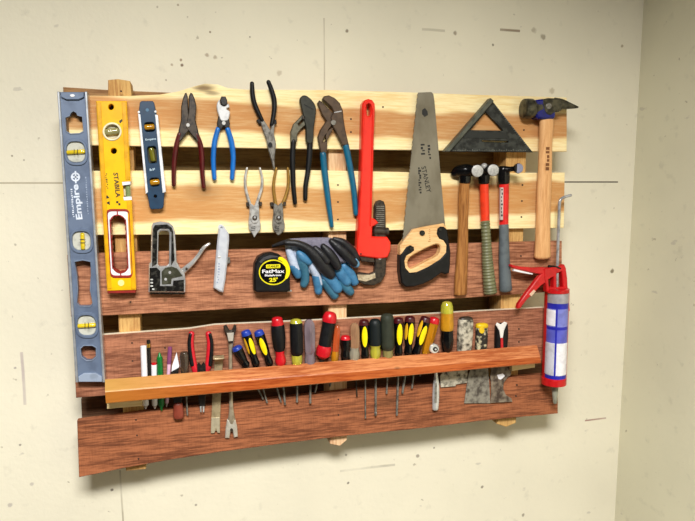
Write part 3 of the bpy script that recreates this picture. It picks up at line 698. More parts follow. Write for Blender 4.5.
# ------------------------------------------------------------------ pipe wrench
def pipe_wrench():
    t = thing('pipe_wrench', 368, 190, D, 'large red pipe wrench with hook jaw at the bottom', 'wrench')
    rd = mat('wrench_red', (232, 42, 26), .32, worn=(206, 28, 18), wscale=40, coat=.3)
    d0, d1 = D+E, D+.022
    slot = [tuple(p) for p in rrect([(366.8, 103.5), (370.8, 103.5), (370.8, 116), (367, 116)], .4)]
    out = [(362.3, 108), (362.6, 103.5), (365, 100), (368.8, 98.8), (372.6, 100), (375, 103.5), (375.4, 108), (374.2, 140), (373.2, 180), (372, 218), (375, 219), (378.8, 223), (375.6, 225.5), (372.6, 227), (372.4, 236.5), (387.5, 237), (391, 242.5), (390.6, 251), (387.8, 257.6), (380, 259), (362, 256.5), (356.6, 256), (357.4, 235), (360, 190), (361.4, 150)]
    G().ext(out, d0+.002, d1, .003, [slot]).build('body', rd, t)
    G().ext([(365, 122), (367, 120), (370.6, 120), (372, 122), (370.8, 180), (369.4, 226), (366, 236), (361.6, 236), (362.6, 190), (364.4, 150)], d1-.003, d1-.0002, .001).build('handle_web', rd, t)
    g = G().ext([(363.4, 108), (365.8, 102.4), (368.8, 100.6), (372, 102.4), (374.4, 108), (373.2, 150), (372, 200), (371.2, 226), (370, 226), (370.6, 200), (371.8, 150), (372.6, 110), (371, 104.6), (368.8, 103), (366.6, 104.6), (365, 110), (363.6, 150), (361.8, 190), (359.6, 234), (358.4, 234), (360.6, 190), (362.2, 150)], d1-.002, d1+.003, .0012)
    g.build('handle_rim', rd, t)
    G().ext([(374.6, 228), (375, 206), (377, 201.5), (380.5, 200), (384, 201.5), (385.6, 206), (386, 228), (386.4, 262), (385.8, 274), (381.5, 282), (374, 285.6), (364, 284.6), (357.6, 281), (357, 274.4), (360, 272.6), (370, 274), (374.6, 272), (375.6, 262)], D+.005, D+.0175, .0018).build('hook_jaw', dsteel, t)
    G().ext([(357.4, 274.6), (370, 274.8), (375.2, 273), (375.6, 278), (366, 281.6), (358.4, 280)], D+.017, D+.0182, .0005).build('jaw_face', mat('bright_worn_metal', (206, 190, 160), .45, .4, worn=(130, 100, 70), wscale=150), t)
    g = G()
    for i in range(11):
        y = 206+i*2
        g.ext([(376.4, y), (384.4, y), (384.4, y+.8), (376.4, y+.8)], D+.017, D+.0185, .0002)
    g.build('jaw_thread', greysteel, t)
    G().sweep([(373.6, 231, 4.2, None, D+.0125), (388, 231.4, 4.2, None, D+.0125)], n=2, cap=.15, seg=20, flute=.12, nf=20).build('adjusting_nut', dsteel, t)
    G().ext([(359, 256), (374, 258), (375, 262.6), (362, 261.4)], D+.006, D+.0165, .001).build('heel_jaw', dsteel, t)
    G().disc(380, 258.5, 1.5, D+.017, D+.0195).build('pin', steel, t)
    G().disc(361, 254, .9, d1-.001, d1+.001, n=10).build('pin', dsteel, t)
pipe_wrench()

# ------------------------------------------------------------------ hand saw
def saw():
    t = thing('hand_saw', 422, 230, D, 'hand saw hanging blade up with pale wood and black grip', 'saw')
    edge = [(417.4, 92.8), (411.4, 150), (409, 172), (403, 232), (401.2, 250)]
    teeth = []
    pts = cr([Vector(p) for p in edge], 18)
    for i, p in enumerate(pts): teeth.append((p.x+(0 if i % 2 else .9), p.y))
    bm = mat('saw_steel', (132, 126, 114), .3, .6, worn=(96, 88, 74), wscale=14, wamt=.7, stretch=(1, 1, .6))
    G().ext([(431.4, 92), (417.8, 92.6)]+teeth+[(405, 250), (414, 246), (432, 239), (445.6, 236), (445, 224), (440.4, 172), (434.6, 102), (433.4, 94)], D+.010, D+.0114, .0002).build('blade', bm, t, ang=20)
    wd = wood('saw_handle_wood', (236, 196, 140), (206, 156, 98), None, seed=40, rough=.45)
    hole = cr([(407.8, 263), (410.6, 257.4), (420, 251.6), (434, 245), (439.4, 245), (440.6, 250), (437.6, 256), (428, 261), (416, 267.4), (410, 268.6)], 4, True)
    out = [(400.4, 255), (400.6, 245.6), (413.4, 229.4), (424, 227), (444.2, 223.4), (447, 229), (448.8, 240), (450.2, 252), (449.8, 266), (449, 272), (445.6, 273.6), (441.4, 272), (433, 278.4), (424, 283), (414, 285.8), (406.6, 286), (402.4, 282), (400.6, 272)]
    G().ext(out, D+E, D+.022, .003, [hole]).build('handle', wd, t)
    bg = [(400.2, 256), (403, 252), (406.4, 247), (410.6, 245), (414.4, 247), (414.8, 250.6), (411, 253.6), (406.8, 256), (405, 261), (406, 268), (410, 272.6), (417, 272), (429, 266.4), (440.6, 259), (446.2, 252.6), (446.6, 245), (443.6, 240.6), (439.4, 239), (436.8, 234), (437.6, 228.6), (440.6, 226.4), (444.4, 226.6), (447.4, 230), (449.2, 240), (450.8, 252), (450.4, 266), (449.4, 273), (445.6, 274.6), (441.6, 273), (433, 279.4), (424, 284), (414, 286.8), (406, 287), (401.6, 283), (400, 272)]
    G().ext(bg, D+.002, D+.0245, .003).build('grip', blackr, t)
    for (x, y, m_) in ((422.6, 233, blackg), (411, 248.4, blackg), (440.4, 229.6, blackg)):
        G().disc(x, y, 2.6 if y == 233 else 2, D+.02, D+.0262, .001).build('screw', m_, t)
    dk = mat('saw_print', (24, 22, 20), .6)
    d = D+.0114
    text('STANLEY', (421.2, 167), (426.8, 193), 4.6, d, dk, t, bold=.01)
    marks(11, (418.2, 167.4), (418.8, 194), 2.8, d, dk, t, .8)
    marks(4, (420.6, 144), (421.2, 156), 4, d, dk, t, .75)
    marks(5, (427.6, 145), (428.8, 160), 2.4, d, dk, t, .75)
    G().ext([(422, 110), (425, 108), (427.4, 111), (428, 115), (424.6, 117), (422, 114)], d, d+.0003, .0001).build('emblem', dk, t)
    marks(7, (430.6, 242), (430.2, 228), 2.4, D+.022, mat('brown_print', (200, 148, 90), .6), t)
saw()

# ------------------------------------------------------------------ speed square
def square():
    t = thing('speed_square', 489, 130, D, 'black triangular speed square above the small hammers', 'square')
    m_ = mat('square_black', (58, 60, 56), .5, .3, worn=(24, 25, 24), wscale=55, wamt=1, lo=.4, hi=.55, bump=.2)
    tri = [(485.6, 112), (503.4, 130.6), (470.4, 130)]
    slot = [(482, 140.2), (508.6, 141), (508.6, 142.6), (482, 141.8)]
    G().ext([(491, 99), (533, 152.3), (445.6, 151.6)], D+.006, D+.010, .0008, [tri, slot]).build('blade', m_, t)
    G().ext([(491, 98), (494, 101), (449.6, 151.8), (444.8, 151.2)], D+E, D+.019, .001).build('fence', mat('square_edge', (92, 94, 84), .45, .4, worn=(50, 52, 46), wscale=90), t)
    G().ext([(466, 131.6), (504.6, 132.4), (509, 138.6), (460.4, 137.8)], D+.0098, D+.0112, .0003).build('scale_band', mat('square_band', (36, 38, 36), .5, .2), t)
    wt = mat('faint_print', (128, 130, 120), .6)
    g = G()
    for i in range(44):
        x = 452+i*1.7; h = 1.8 if i % 4 == 0 else 1.0
        g.ext([(x, 151-h), (x+.35, 151-h), (x+.35, 151), (x, 151)], D+.0098, D+.0104, .0001)
    for i in range(26):
        x = 494.5+i*1.36; y = 105+i*1.74; g.ext([(x, y), (x+1.4, y-.1), (x+1.4, y+.35), (x, y+.35)], D+.0098, D+.0104, .0001)
    g.build('degree_marks', wt, t)
square()

# ------------------------------------------------------------------ hammers
hick = wood('hickory', (232, 180, 124), (206, 148, 94), None, seed=50, rough=.4, axis='z')
hick2 = wood('aged_hickory', (176, 120, 64), (128, 78, 36), None, seed=54, rough=.4, axis='z')
def claw():
    t = thing('framing_hammer', 545, 180, D, 'big wooden handled claw hammer with blue painted neck', 'hammer')
    hd = .020
    G().sweep([(546.5, 112, 6.4, .010, D+hd), (546.4, 125, 6.6, .0105, D+hd), (545.6, 145, 6.2, .0095, D+hd-.002), (544.9, 170, 6.6, .010, D+hd-.004), (543.6, 200, 6.5, .011, D+.015), (543, 225, 6.7, .012, D+.0145), (542.6, 245, 7.2, .0125, D+.0145), (542.3, 256.5, 7.8, .0125, D+.014)], n=5, cap=.35, seg=20, p=2.4).build('handle', hick, t)
    hm = mat('claw_head_steel', (92, 88, 72), .4, .65, worn=(40, 38, 32), wscale=70, wamt=.8)
    z = D+hd
    G().sweep([(523.4, 108.4, 8.4, None, z), (527, 108.6, 8.8, None, z), (532, 108.6, 8.4, None, z), (535, 108.4, 6.2, None, z), (540, 107.4, 5.6, None, z)], n=3, cap=.12, seg=24).build('striking_face', hm, t)
    G().ext([(537, 99.6), (556, 98.6), (557, 106), (556, 113), (554.4, 118.6), (538, 118.2), (535.8, 110), (536, 103)], z-.014, z+.014, .004, sm=2).build('neck', mat('neck_blue', (16, 22, 108), .25, worn=(10, 12, 62)), t)
    G().ext([(543, 99), (555.5, 98.2), (562, 100), (561.6, 110.6), (556, 112), (551, 116), (546, 114), (543.6, 108)], z-.015, z+.0152, .0035, sm=2).build('cheek', hm, t)
    for s_ in (-1, 1):
        q = [(555, 104.4, 6.0, .008, z+s_*.007), (562, 104.2, 4.6, .0062, z+s_*.0085), (569, 105.6, 3.0, .005, z+s_*.010), (574, 106.6, 1.8, .004, z+s_*.0115), (578, 107.2, .7, .0025, z+s_*.012)]
        G().sweep(q, n=4, cap=.3).build('claw', hm, t)
    G().disc(549, 106, 3.0, z+.014, z+.0165, .001).build('side_mark', greysteel, t)
    marks(6, (546.2, 147), (545.8, 171), 3.4, z+.0078, mat('burn_mark', (122, 74, 34), .7), t, .7)
claw()
def peen():
    # axes of the three heads point out of the board and to the right
    t = thing('ball_peen_hammer', 464, 230, D, 'ball peen hammer with worn bare wooden handle and black head', 'hammer')
    z = D+.019
    G().sweep([(465, 178, 4.6, .009, z), (464, 188, 4.8, .0095, z-.002), (463.4, 205, 4.9, .0095, z-.005), (463, 222, 4.7, .0092, D+.0125), (462.8, 240, 5, .010, D+.0115), (461.8, 262, 5.6, .0108, D+.0115), (460.8, 280, 6, .0112, D+.0118), (460.4, 294, 6, .0112, D+.0118)], n=4, cap=.25, seg=18, p=2.4).build('handle', hick2, t)
    G().sweep([(464.8, 168, 6.4, .014, z), (464.8, 176, 6, .0125, z), (464.8, 182.5, 5.4, .0115, z)], n=3, cap=.3).build('eye', blackg, t)
    a = [(454, 173.4, 3.4, None, D+.0098), (458, 171.4, 5.4, None, D+.0135), (466, 170.6, 6.2, None, z+.004), (471, 170.8, 5.0, None, z+.014), (474, 171, 4.9, None, z+.020), (476.6, 171, 5.6, None, z+.027), (477.4, 171, 5.7, None, z+.034)]
    h = G().sweep(a, n=3, cap=.1, cap0=.9, seg=22).build('head', blackg, t)
    G().sweep([(477.3, 171, 5.5, None, z+.0335), (477.6, 171, 5.3, None, z+.0362)], n=1, cap=.08, seg=22).build('striking_face', mat('face_bright', (186, 184, 178), .5, .3, worn=(130, 128, 124), wscale=200), h)
    # second
    t = thing('ball_peen_hammer', 487, 230, D, 'ball peen hammer with orange-red shaft and olive ribbed grip', 'hammer')
    ra = mat('shaft_orange_red', (232, 60, 30), .3)
    G().sweep([(484.2, 178, 4.2, .0085, z), (484.2, 190, 4.3, .0088, z-.002), (484.6, 205, 4.3, .0088, z-.004), (485.2, 222, 4.3, .009, D+.013)], n=4, cap=.2, seg=18).build('shaft', ra, t)
    ol = mat('olive_grip', (112, 112, 78), .5, worn=(84, 84, 58))
    pts = []
    N = 50
    ctr = cr([(485.2, 221, 4.4), (486.4, 240, 4.6), (487.2, 258, 5.2), (488.6, 275, 5.8), (490.4, 293, 6.4)], 12)
    for i, c in enumerate(ctr): pts.append((c[0], c[1], c[2]*(1.0 if i % 2 else .88), None, D+.0150))
    pts = [(x, y, w, w*mpp(x, y, D)*.9, d) for (x, y, w, _, d) in pts]
    G().sweep(pts, n=1, cap=.25, seg=18).build('grip', ol, t, ang=20)
    G().sweep([(484, 168, 5.4, .013, z), (484, 176, 5.6, .012, z), (484, 183, 5, .011, z)], n=3, cap=.3).build('eye', mat('black_chrome', (40, 38, 38), .15, .7), t)
    h = G().sweep([(479.5, 168, 2.6, None, D+.0075), (481, 168.5, 4, None, D+.013), (485, 169, 5.0, None, z+.006), (488.4, 169.8, 4.4, None, z+.016), (491, 170, 4.6, None, z+.023), (492.6, 170.2, 5.5, None, z+.029), (493.2, 170.2, 5.5, None, z+.036)], n=3, cap=.1, cap0=.9, seg=22).build('head', mat('head_black_steel', (40, 38, 36), .3, .5), t)
    G().sweep([(493.1, 170.2, 5.3, None, z+.0355), (493.4, 170.2, 5.1, None, z+.038)], n=1, cap=.08, seg=22).build('striking_face', MC['face_bright'], h)
    G().sweep([(484.2, 166.4, 3.1, None, z+.012), (484.3, 166.2, 2.9, None, z+.014)], n=1, cap=.8).build('head_wedge', MC['face_bright'], h)
    # third
    t = thing('tack_hammer', 504, 230, D, 'slim red hammer with pale label strip and smooth grey grip', 'hammer')
    rd = mat('shaft_red', (222, 36, 34), .3)
    G().sweep([(504, 178, 4.6, .0088, z), (504, 190, 4.7, .009, z-.002), (503.8, 205, 4.6, .009, z-.004), (503.8, 226, 4.3, .009, D+.013)], n=4, cap=.2, seg=18).build('shaft', rd, t)
    G().ext([(500.6, 187.5), (503.6, 187.5), (503.2, 220), (500.4, 220)], z+.002, z+.0078, .0005).build('label', mat('label_silver', (198, 186, 178), .4), t)
    marks(8, (501.2, 189), (501.0, 218), 1.7, z+.0078, mat('label_ink', (50, 40, 50), .5), t)
    G().sweep([(503.9, 225, 4.4, .0098, D+.014), (504, 240, 4.6, .0105, D+.013), (504.2, 258, 5.1, .0115, D+.013), (505, 275, 5.5, .012, D+.013), (505.8, 290, 5.9, .0125, D+.0135)], n=4, cap=.35, seg=18).build('grip', mat('slate_grip', (92, 100, 104), .55, worn=(66, 72, 76)), t)
    bc = MC['black_chrome']
    G().sweep([(503.8, 168, 5.2, .012, z), (503.8, 175, 5.8, .012, z), (503.8, 183, 5.4, .011, z)], n=3, cap=.3).build('eye', bc, t)
    h = G().sweep([(496.5, 171, 2.2, None, D+.0072), (500, 170.6, 4, None, D+.0135), (505, 169.8, 3.6, None, z+.004), (510, 169.2, 2.4, None, z+.013), (514.5, 168.6, 2.4, None, z+.02), (516.4, 168.4, 4, None, z+.025), (518.4, 168.4, 4.7, None, z+.031)], n=3, cap=.1, cap0=.9, seg=22).build('head', bc, t)
    G().sweep([(518.3, 168.4, 4.5, None, z+.0305), (518.8, 168.4, 4.3, None, z+.033)], n=1, cap=.08, seg=22).build('striking_face', mat('face_blueish', (150, 154, 186), .3, .6), h)
peen()

# ------------------------------------------------------------------ staple gun, knife, tape
def staple_gun():
    t = thing('staple_gun', 166, 262, D, 'chrome and black staple gun with squeeze lever pointing right', 'staple gun')
    d0, d1 = D+E, D+.024
    cm = mat('gun_chrome', (214, 214, 214), .16, .6, worn=(150, 148, 146), wscale=60, wamt=.5)
    dk = mat('gun_black', (26, 25, 23), .26, .2, worn=(90, 88, 80), wscale=110, wamt=.6, lo=.5, hi=.65)
    loop = rrect([(158.4, 231), (169.4, 230.6), (169, 266), (157.6, 267)], 4)
    G().ext([(151.4, 226), (153, 223), (160, 221.6), (168.6, 222.8), (173, 226), (174.8, 232), (176.6, 262), (180, 268), (184.6, 274), (185.4, 279.5), (185.2, 292.6), (148.4, 292.4), (148.8, 264), (150.6, 262)], d0, d1, .003, [loop]).build('body', cm, t)
    G().ext([(152.8, 229), (155, 225), (167, 224.4), (172, 228), (173.4, 232), (170.6, 232), (169, 229), (160, 228.8), (157.4, 231), (156.8, 264), (152, 267)], d1-.001, d1+.001, .0008).ext([(171.4, 231), (173.2, 232), (174.6, 260), (171, 266)], d1-.001, d1+.001, .0008).build('handle_inlay', dk, t)
    G().ext([(161.6, 272), (165, 268), (171.6, 266.4), (177.2, 268.6), (182.6, 276), (171.6, 278.6), (171, 284), (162, 284.4)], d1-.001, d1+.002, .001).build('side_plate', mat('gun_olive', (74, 74, 58), .3, .5, worn=(120, 120, 104), wscale=90), t)
    G().ext([(149.6, 268), (156.6, 267.6), (160.2, 271), (160.2, 275.6), (160, 286), (172.8, 286), (173.2, 280.6), (184, 279.8), (184, 291.4), (149.6, 291.4)], d1-.001, d1+.0014, .0008).build('base_plate', dk, t)
    G().sweep([(150, 293.2, 1, .004, D+.012), (184.6, 293.4, 1, .004, D+.012)], n=1).build('nose_strip', dk, t)
    for (x, y) in ((169.8, 272.6), (165.6, 279.4)): G().disc(x, y, 1.4, d1+.001, d1+.004).build('rivet', chrome, t)
    G().sweep([(180, 273.6, 3.2, .006, D+.014), (186, 268.4, 3, .006, D+.014), (193, 262, 2.4, .006, D+.014), (199, 254.6, 2, .005, D+.014), (204, 247.4, 1.9, .005, D+.014), (209.6, 243.6, 1.3, .004, D+.014)], n=4, cap=.6).build('lever', cm, t)
    G().disc(186.6, 268.8, 1.2, D+.018, D+.0215).build('lever_pin', dsteel, t)
    marks(4, (154.4, 290), (154.4, 277), 4, d1+.0014, mat('gun_print', (200, 200, 196), .4), t)
staple_gun()
def knife():
    t = thing('utility_knife', 221, 260, D, 'grey metal utility knife hanging on the middle brown plank', 'knife')
    m_ = mat('knife_grey', (204, 207, 214), .42, .2, worn=(182, 186, 196), wscale=70)
    G().ext([(218.8, 227), (221, 224.4), (224, 226), (228.8, 233), (229.2, 240), (227.4, 262), (225.4, 280), (223.2, 292.6), (220, 292), (213.6, 288), (214.6, 275), (216.6, 250), (218.4, 232)], D+E, D+.018, .0035, [ell(220.8, 227, 1, 1, 10)]).build('body', m_, t)
    G().ext([(226.6, 258), (229.8, 257), (230.4, 263), (227.2, 264)], D+.006, D+.013, .001).build('blade_slider', greysteel, t)
    G().sweep([(219.2, 257, 1.7, .0006, D+.0181), (219.4, 257.4, 1.7, .0006, D+.0181)], n=1).build('screw', steel, t)
    marks(8, (218.6, 283), (220.6, 262), 2.0, D+.018, mat('knife_print', (140, 150, 176), .5), t)
knife()
def tape():
    t = thing('tape_measure', 272, 272, D, 'black and yellow tape measure left of the work gloves', 'tape measure')
    d0, d1 = D+.004, D+.036
    G().ext([(254.2, 290.6), (254, 276), (255, 264), (258.4, 257.4), (264.6, 254), (272, 253), (280, 255), (286, 261), (289.4, 268), (290, 278), (290.4, 290.6), (287, 292.4), (257, 292.4)], d0, d1, .004).build('case', blackr, t)
    G().ext(cr([(279.6, 257), (283.4, 258), (287.6, 262), (290.2, 269), (289.4, 275.6), (286.4, 279.4), (284.6, 278.4), (286, 272), (284.8, 266), (281.6, 261.4), (278, 259.6)], 3, True), d1-.004, d1+.001, .0012).build('lock_button', yellowp, t)
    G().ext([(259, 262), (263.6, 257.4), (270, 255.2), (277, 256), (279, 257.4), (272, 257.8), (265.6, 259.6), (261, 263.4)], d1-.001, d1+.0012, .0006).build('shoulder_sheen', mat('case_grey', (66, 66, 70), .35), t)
    c = (273.4, 272.4)
    ringm = mat('ring_yellow', (232, 220, 20), .4)
    G().ext(ell(*c, 14.6, 12.8, 36), d1-.001, d1+.0008, .0003, [ell(*c, 13.5, 11.6, 36)]).build('label_ring', ringm, t)
    la = G().ext(ell(*c, 13.4, 11.5, 36), d1-.001, d1+.0003, .0002).build('label', blackg, t)
    d = d1+.0003
    G().ext(rrect([(266, 264.6), (280.4, 264.2), (280.4, 268), (266, 268.4)], 1.2), d, d+.0003, .0001).build('badge', ringm, la)
    text('STANLEY', (267.4, 267.6), (279, 267.2), 2.1, d+.0003, blackg, la, bold=.02)
    text('FatMax', (262.2, 273.2), (284.4, 272.8), 3.6, d, whitep, la, bold=.02)
    text('BladeArmor', (264.8, 276.4), (281.6, 276.0), 2.0, d, whitep, la, bold=.03)
    text("25'", (269.2, 282), (277.6, 281.6), 4.2, d, ringm, la, bold=.04)
    G().sweep([(286, 290.6, 1.4, .006, D+.02), (291.2, 290.8, 1, .006, D+.02)], n=1).build('end_hook', steel, t)
tape()

# ------------------------------------------------------------------ gloves
def gloves():
    blk_ = mat('glove_black_coating', (18, 18, 21), .5, worn=(34, 34, 40), wscale=60, bump=.4, bscale=260)
    gry = mat('glove_grey_knit', (122, 118, 134), .9, worn=(90, 88, 104), wscale=140, bump=.6, bscale=600)
    blu = mat('glove_blue_coating', (62, 120, 160), .5, worn=(34, 84, 122), wscale=60, bump=.4, bscale=260)
    teal = mat('glove_teal_coating', (52, 104, 128), .5, worn=(34, 78, 100), wscale=60, bump=.4, bscale=260)
    plb = mat('glove_pale_knit', (186, 196, 214), .85, worn=(150, 164, 190), wscale=140, bump=.5, bscale=600)
    def fing(t, pts, m_, name, dd, flat=.011):
        return G().sweep([(x, y, w, min(flat, w*.0024*1.1), D+z) for (x, y, w, z) in pts], n=5, cap=.85, seg=16).build(name, m_, t)
    # lower glove: palm side with blue dipped fingers
    t = thing('work_glove', 318, 262, D, 'blue dipped work glove lying under the black and grey glove', 'glove', )
    G().ext(cr([(286, 243), (300, 241), (318, 244), (338, 250), (350, 262), (350, 274), (338, 281), (324, 279), (306, 272), (297, 262), (289, 254)], 4, True), D+.001, D+.016, .006).build('palm', plb, t, ang=60)
    fing(t, [(289, 250, 3.6, .011), (292.5, 260, 4.6, .013), (295.6, 269, 4.6, .013), (297, 273, 4.2, .012)], plb, 'finger', 0)
    fing(t, [(293.6, 266, 4.6, .0135), (296.6, 272, 4.6, .013), (298, 275.6, 3.8, .012)], blu, 'fingertip', 0)
    fing(t, [(301, 255, 5, .018), (302.6, 263, 5, .018), (304.6, 272, 4.4, .0135), (305, 280, 4.4, .011), (303.6, 284.6, 3.8, .010)], teal, 'finger', 0)
    fing(t, [(299, 253, 3.4, .023), (303, 257, 5, .024), (309, 262, 4.0, .022)], blu, 'knuckle', 0)
    fing(t, [(308, 258, 3.4, .018), (313, 268, 3.8, .018), (317, 277, 4.0, .015), (318.4, 284, 4.2, .012)], plb, 'finger', 0)
    fing(t, [(316, 276, 4.2, .0155), (317.8, 284, 4.4, .013), (318.4, 291.6, 3.8, .011)], blu, 'fingertip', 0)
    fing(t, [(324, 280, 4.4, .011), (329, 288, 4.6, .010), (334.6, 295.8, 4.2, .009)], teal, 'finger', 0)
    fing(t, [(326, 274, 5.4, .019), (332, 281, 5.6, .018), (337.6, 289, 5.2, .016)], blu, 'finger', 0)
    fing(t, [(341, 280, 4.6, .010), (346, 287, 4.8, .009), (350.4, 292, 4.2, .009)], teal, 'finger', 0)
    fing(t, [(336, 266, 5, .019), (342, 275, 5.4, .018), (347, 282, 4.8, .016)], blu, 'finger', 0)
    fing(t, [(344, 266, 4.8, .012), (350, 274, 5.0, .011), (354.6, 282, 4.4, .010)], blu, 'finger', 0)
    # upper glove: back of the hand, black fingers over grey knit
    t = thing('work_glove', 325, 252, D+.02, 'black and grey knit work glove draped over the blue dipped glove', 'glove')
    G().ext(cr([(287, 240), (300, 238.6), (318, 238), (334, 238.6), (346, 245), (352, 256), (346, 263), (334, 262), (320, 256), (304, 249), (292, 245)], 4, True), D+.016, D+.030, .006).build('back', gry, t, ang=60)
    fing(t, [(273, 246, 1.6, .012), (281, 243.4, 2.2, .020), (289, 241.6, 3, .028)], blk_, 'cuff', 0)
    fing(t, [(286, 242.6, 3.0, .030), (297, 243.6, 3.6, .033), (308, 249, 4.6, .033), (317, 258, 6, .034), (325, 268, 6.4, .031), (331, 274.6, 5, .028)], blk_, 'finger', 0)
    fing(t, [(315, 248, 2.8, .033), (321, 254, 4.2, .035), (326.6, 261, 4.4, .035)], blk_, 'finger', 0)
    fing(t, [(323, 246, 2.8, .033), (329, 253, 4.8, .035), (334.4, 261, 5, .034), (337.4, 266.4, 4.4, .032)], blk_, 'finger', 0)
    fing(t, [(331, 241, 2.8, .031), (339, 248, 4.4, .034), (347, 256, 5, .032), (354, 263, 4, .028)], blk_, 'finger', 0)
    fing(t, [(334, 238.8, 2.0, .030), (343, 242.6, 3.8, .030), (351.6, 251, 4.6, .026), (356, 259, 4, .022)], blk_, 'finger', 0)
    fing(t, [(354.4, 259.4, 3.8, .0245), (356.2, 264.4, 3.6, .022)], mat('glove_light_blue_tip', (104, 156, 190), .5, bump=.3), 'fingertip', 0)
gloves()

# ------------------------------------------------------------------ caulking gun
def caulk():
    t = thing('caulking_gun', 556, 330, D, 'red caulking gun loaded with a blue and white cartridge at right end', 'caulking gun')
    rd = mat('gun_red', (196, 22, 26), .3, worn=(160, 14, 18), wscale=60)
    z = D+.032
    G().sweep([(571.2, 195.2, 1.2, None, z), (566, 196.6, 1.3, None, z), (561.6, 198.6, 1.35, None, z), (559.6, 202.6, 1.35, None, z), (559, 215, 1.35, None, z), (557.8, 250, 1.35, None, z), (556.8, 290, 1.35, None, z), (556.4, 306, 1.35, None, z)], n=5, cap=.3, seg=10).build('push_rod', mat('rod_steel', (186, 186, 188), .25, .4, worn=(100, 100, 98)), t)
    # frame
    G().ext([(544, 268.6), (552, 267.6), (560, 266), (564.6, 264.6), (566.2, 268), (567.6, 278), (568.2, 291), (547, 292), (546.4, 286), (544.6, 279)], z-.008, z+.008, .002, [[(556.8, 273.6), (562, 271.6), (563.4, 287), (557, 287.4)], [(548.6, 279.6), (554, 276.6), (553.6, 287.4), (549.6, 287.6)]]).build('frame', rd, t)
    G().ext([(511.4, 264.4), (514, 265.4), (522, 267), (534, 267.8), (545, 267.4), (547, 271), (543.6, 274.6), (536, 273.6), (524, 270.8), (513, 268.2), (511, 266.6)], z-.006, z+.006, .002).build('handle', rd, t)
    G().ext([(514, 269.2), (524, 271.4), (533, 273.6), (533, 274.8), (523, 273.2), (514, 271.2)], z-.004, z+.005, .001).build('handle_edge', whitep, t)
    G().ext([(545.6, 271.4), (549.6, 275), (548, 281), (541, 286), (534.6, 292.6), (527, 300), (520.6, 308.4), (517.6, 309), (518.6, 304.4), (526, 294), (534, 283.6), (540, 275.4)], z-.0055, z+.0065, .002).build('trigger', rd, t)
    G().ext([(529.4, 294.4), (534, 289.6), (536, 291.4), (531.4, 296.6)], z+.004, z+.0072, .0005).build('worn_patch', mat('worn_pink', (226, 190, 160), .5), t)
    G().sweep([(548.6, 266.4, 1.4, .004, z), (557, 267.4, 1.3, .006, z+.003), (560, 268.6, 1, .005, z+.004)], n=2).build('thumb_release', blackg, t)
    # cradle: half round trough, drawn as a strip on each side with end caps
    def cyl(name, y0, y1, w, m_, parent, dz=0, cap=.06, xo=0, seg=28):
        cx = lambda y: 557.0+(553.8-557.0)*(y-290)/(380-290)
        return G().sweep([(cx(y0)+xo, y0, w, None, z+dz), (cx(y1)+xo, y1, w, None, z+dz)], n=1, cap=cap, seg=seg).build(name, m_, parent)
    tr = cyl('cradle', 290, 381, 10.6, rd, t, -.0075)
    cyl('cradle_cap', 377.5, 383.4, 10.7, rd, t, 0)
    cyl('cradle_plate', 288.6, 292, 10.6, rd, t, 0)
    cp = cyl('cartridge', 292, 378, 9.2, mat('cartridge_white', (228, 226, 234), .35), t, .0022, xo=.9)
    grey = mat('cartridge_grey', (176, 172, 176), .3, .2); bl = mat('cartridge_blue', (36, 40, 168), .35); pb = mat('cartridge_periwinkle', (92, 96, 196), .35)
    def band(y0, y1, m_, w=9.3, name='label_band'): cyl(name, y0, y1, w, m_, cp, .0022, cap=.0, xo=.9)
    band(292.4, 302, grey); band(302, 307.4, bl); band(307.4, 325, mat('cartridge_lilac', (122, 128, 204), .35)); band(325, 328, bl, 9.32); band(328, 341, pb); band(373, 376.6, bl); band(376.6, 378.4, redp, 9.34)
    # vertical seam and white panels on the label, standing proud by a paper's thickness
    def strip(y0, y1, x0, x1, m_, name='label_panel', off=.0004):
        cxm = lambda y: 557.9+(554.7-557.9)*(y-290)/90
        R = lambda y: 9.3*mpp(cxm(y), y, z)
        V = []; Fc = []; K = 10
        for yy in (y0, y1):
            c = W(cxm(yy), yy, z+.0022)
            for k in range(K+1):
                a = math.radians(x0+(x1-x0)*k/K)
                for r in (R(yy)+off, R(yy)-.0006): V.append((c.x+r*math.sin(a), c.y-r*math.cos(a), c.z))
        n2 = 2*(K+1)
        for k in range(K):
            a0 = 2*k; Fc += [(a0, a0+2, n2+a0+2, n2+a0), (a0+1, n2+a0+1, n2+a0+3, a0+3), (a0, n2+a0, n2+a0+1, a0+1) if k == 0 else (a0, a0+1, a0+3, a0+2)]
        G().add(V, Fc).build(name, m_, cp)
    strip(308.4, 324, -112, -40, whitep)
    strip(341.6, 372.6, -108, -40, mat('cartridge_silver', (206, 206, 214), .3)); strip(341.6, 372.6, -28, 52, whitep)
    strip(302.5, 376, -39, -30, bl, 'label_seam', .0006)
        # nozzle
    G().sweep([(554.6, 383, 3.6, None, z), (554.8, 386, 3.2, None, z), (555, 403, 1.7, None, z)], n=2, cap=.25, seg=14).build('nozzle', mat('nozzle_grey', (150, 150, 132), .45), t)
    G().sweep([(566.4, 288, 1.2, .008, z), (567.2, 310, .9, .010, z-.006)], n=1).build('side_strut', rd, t)
caulk()

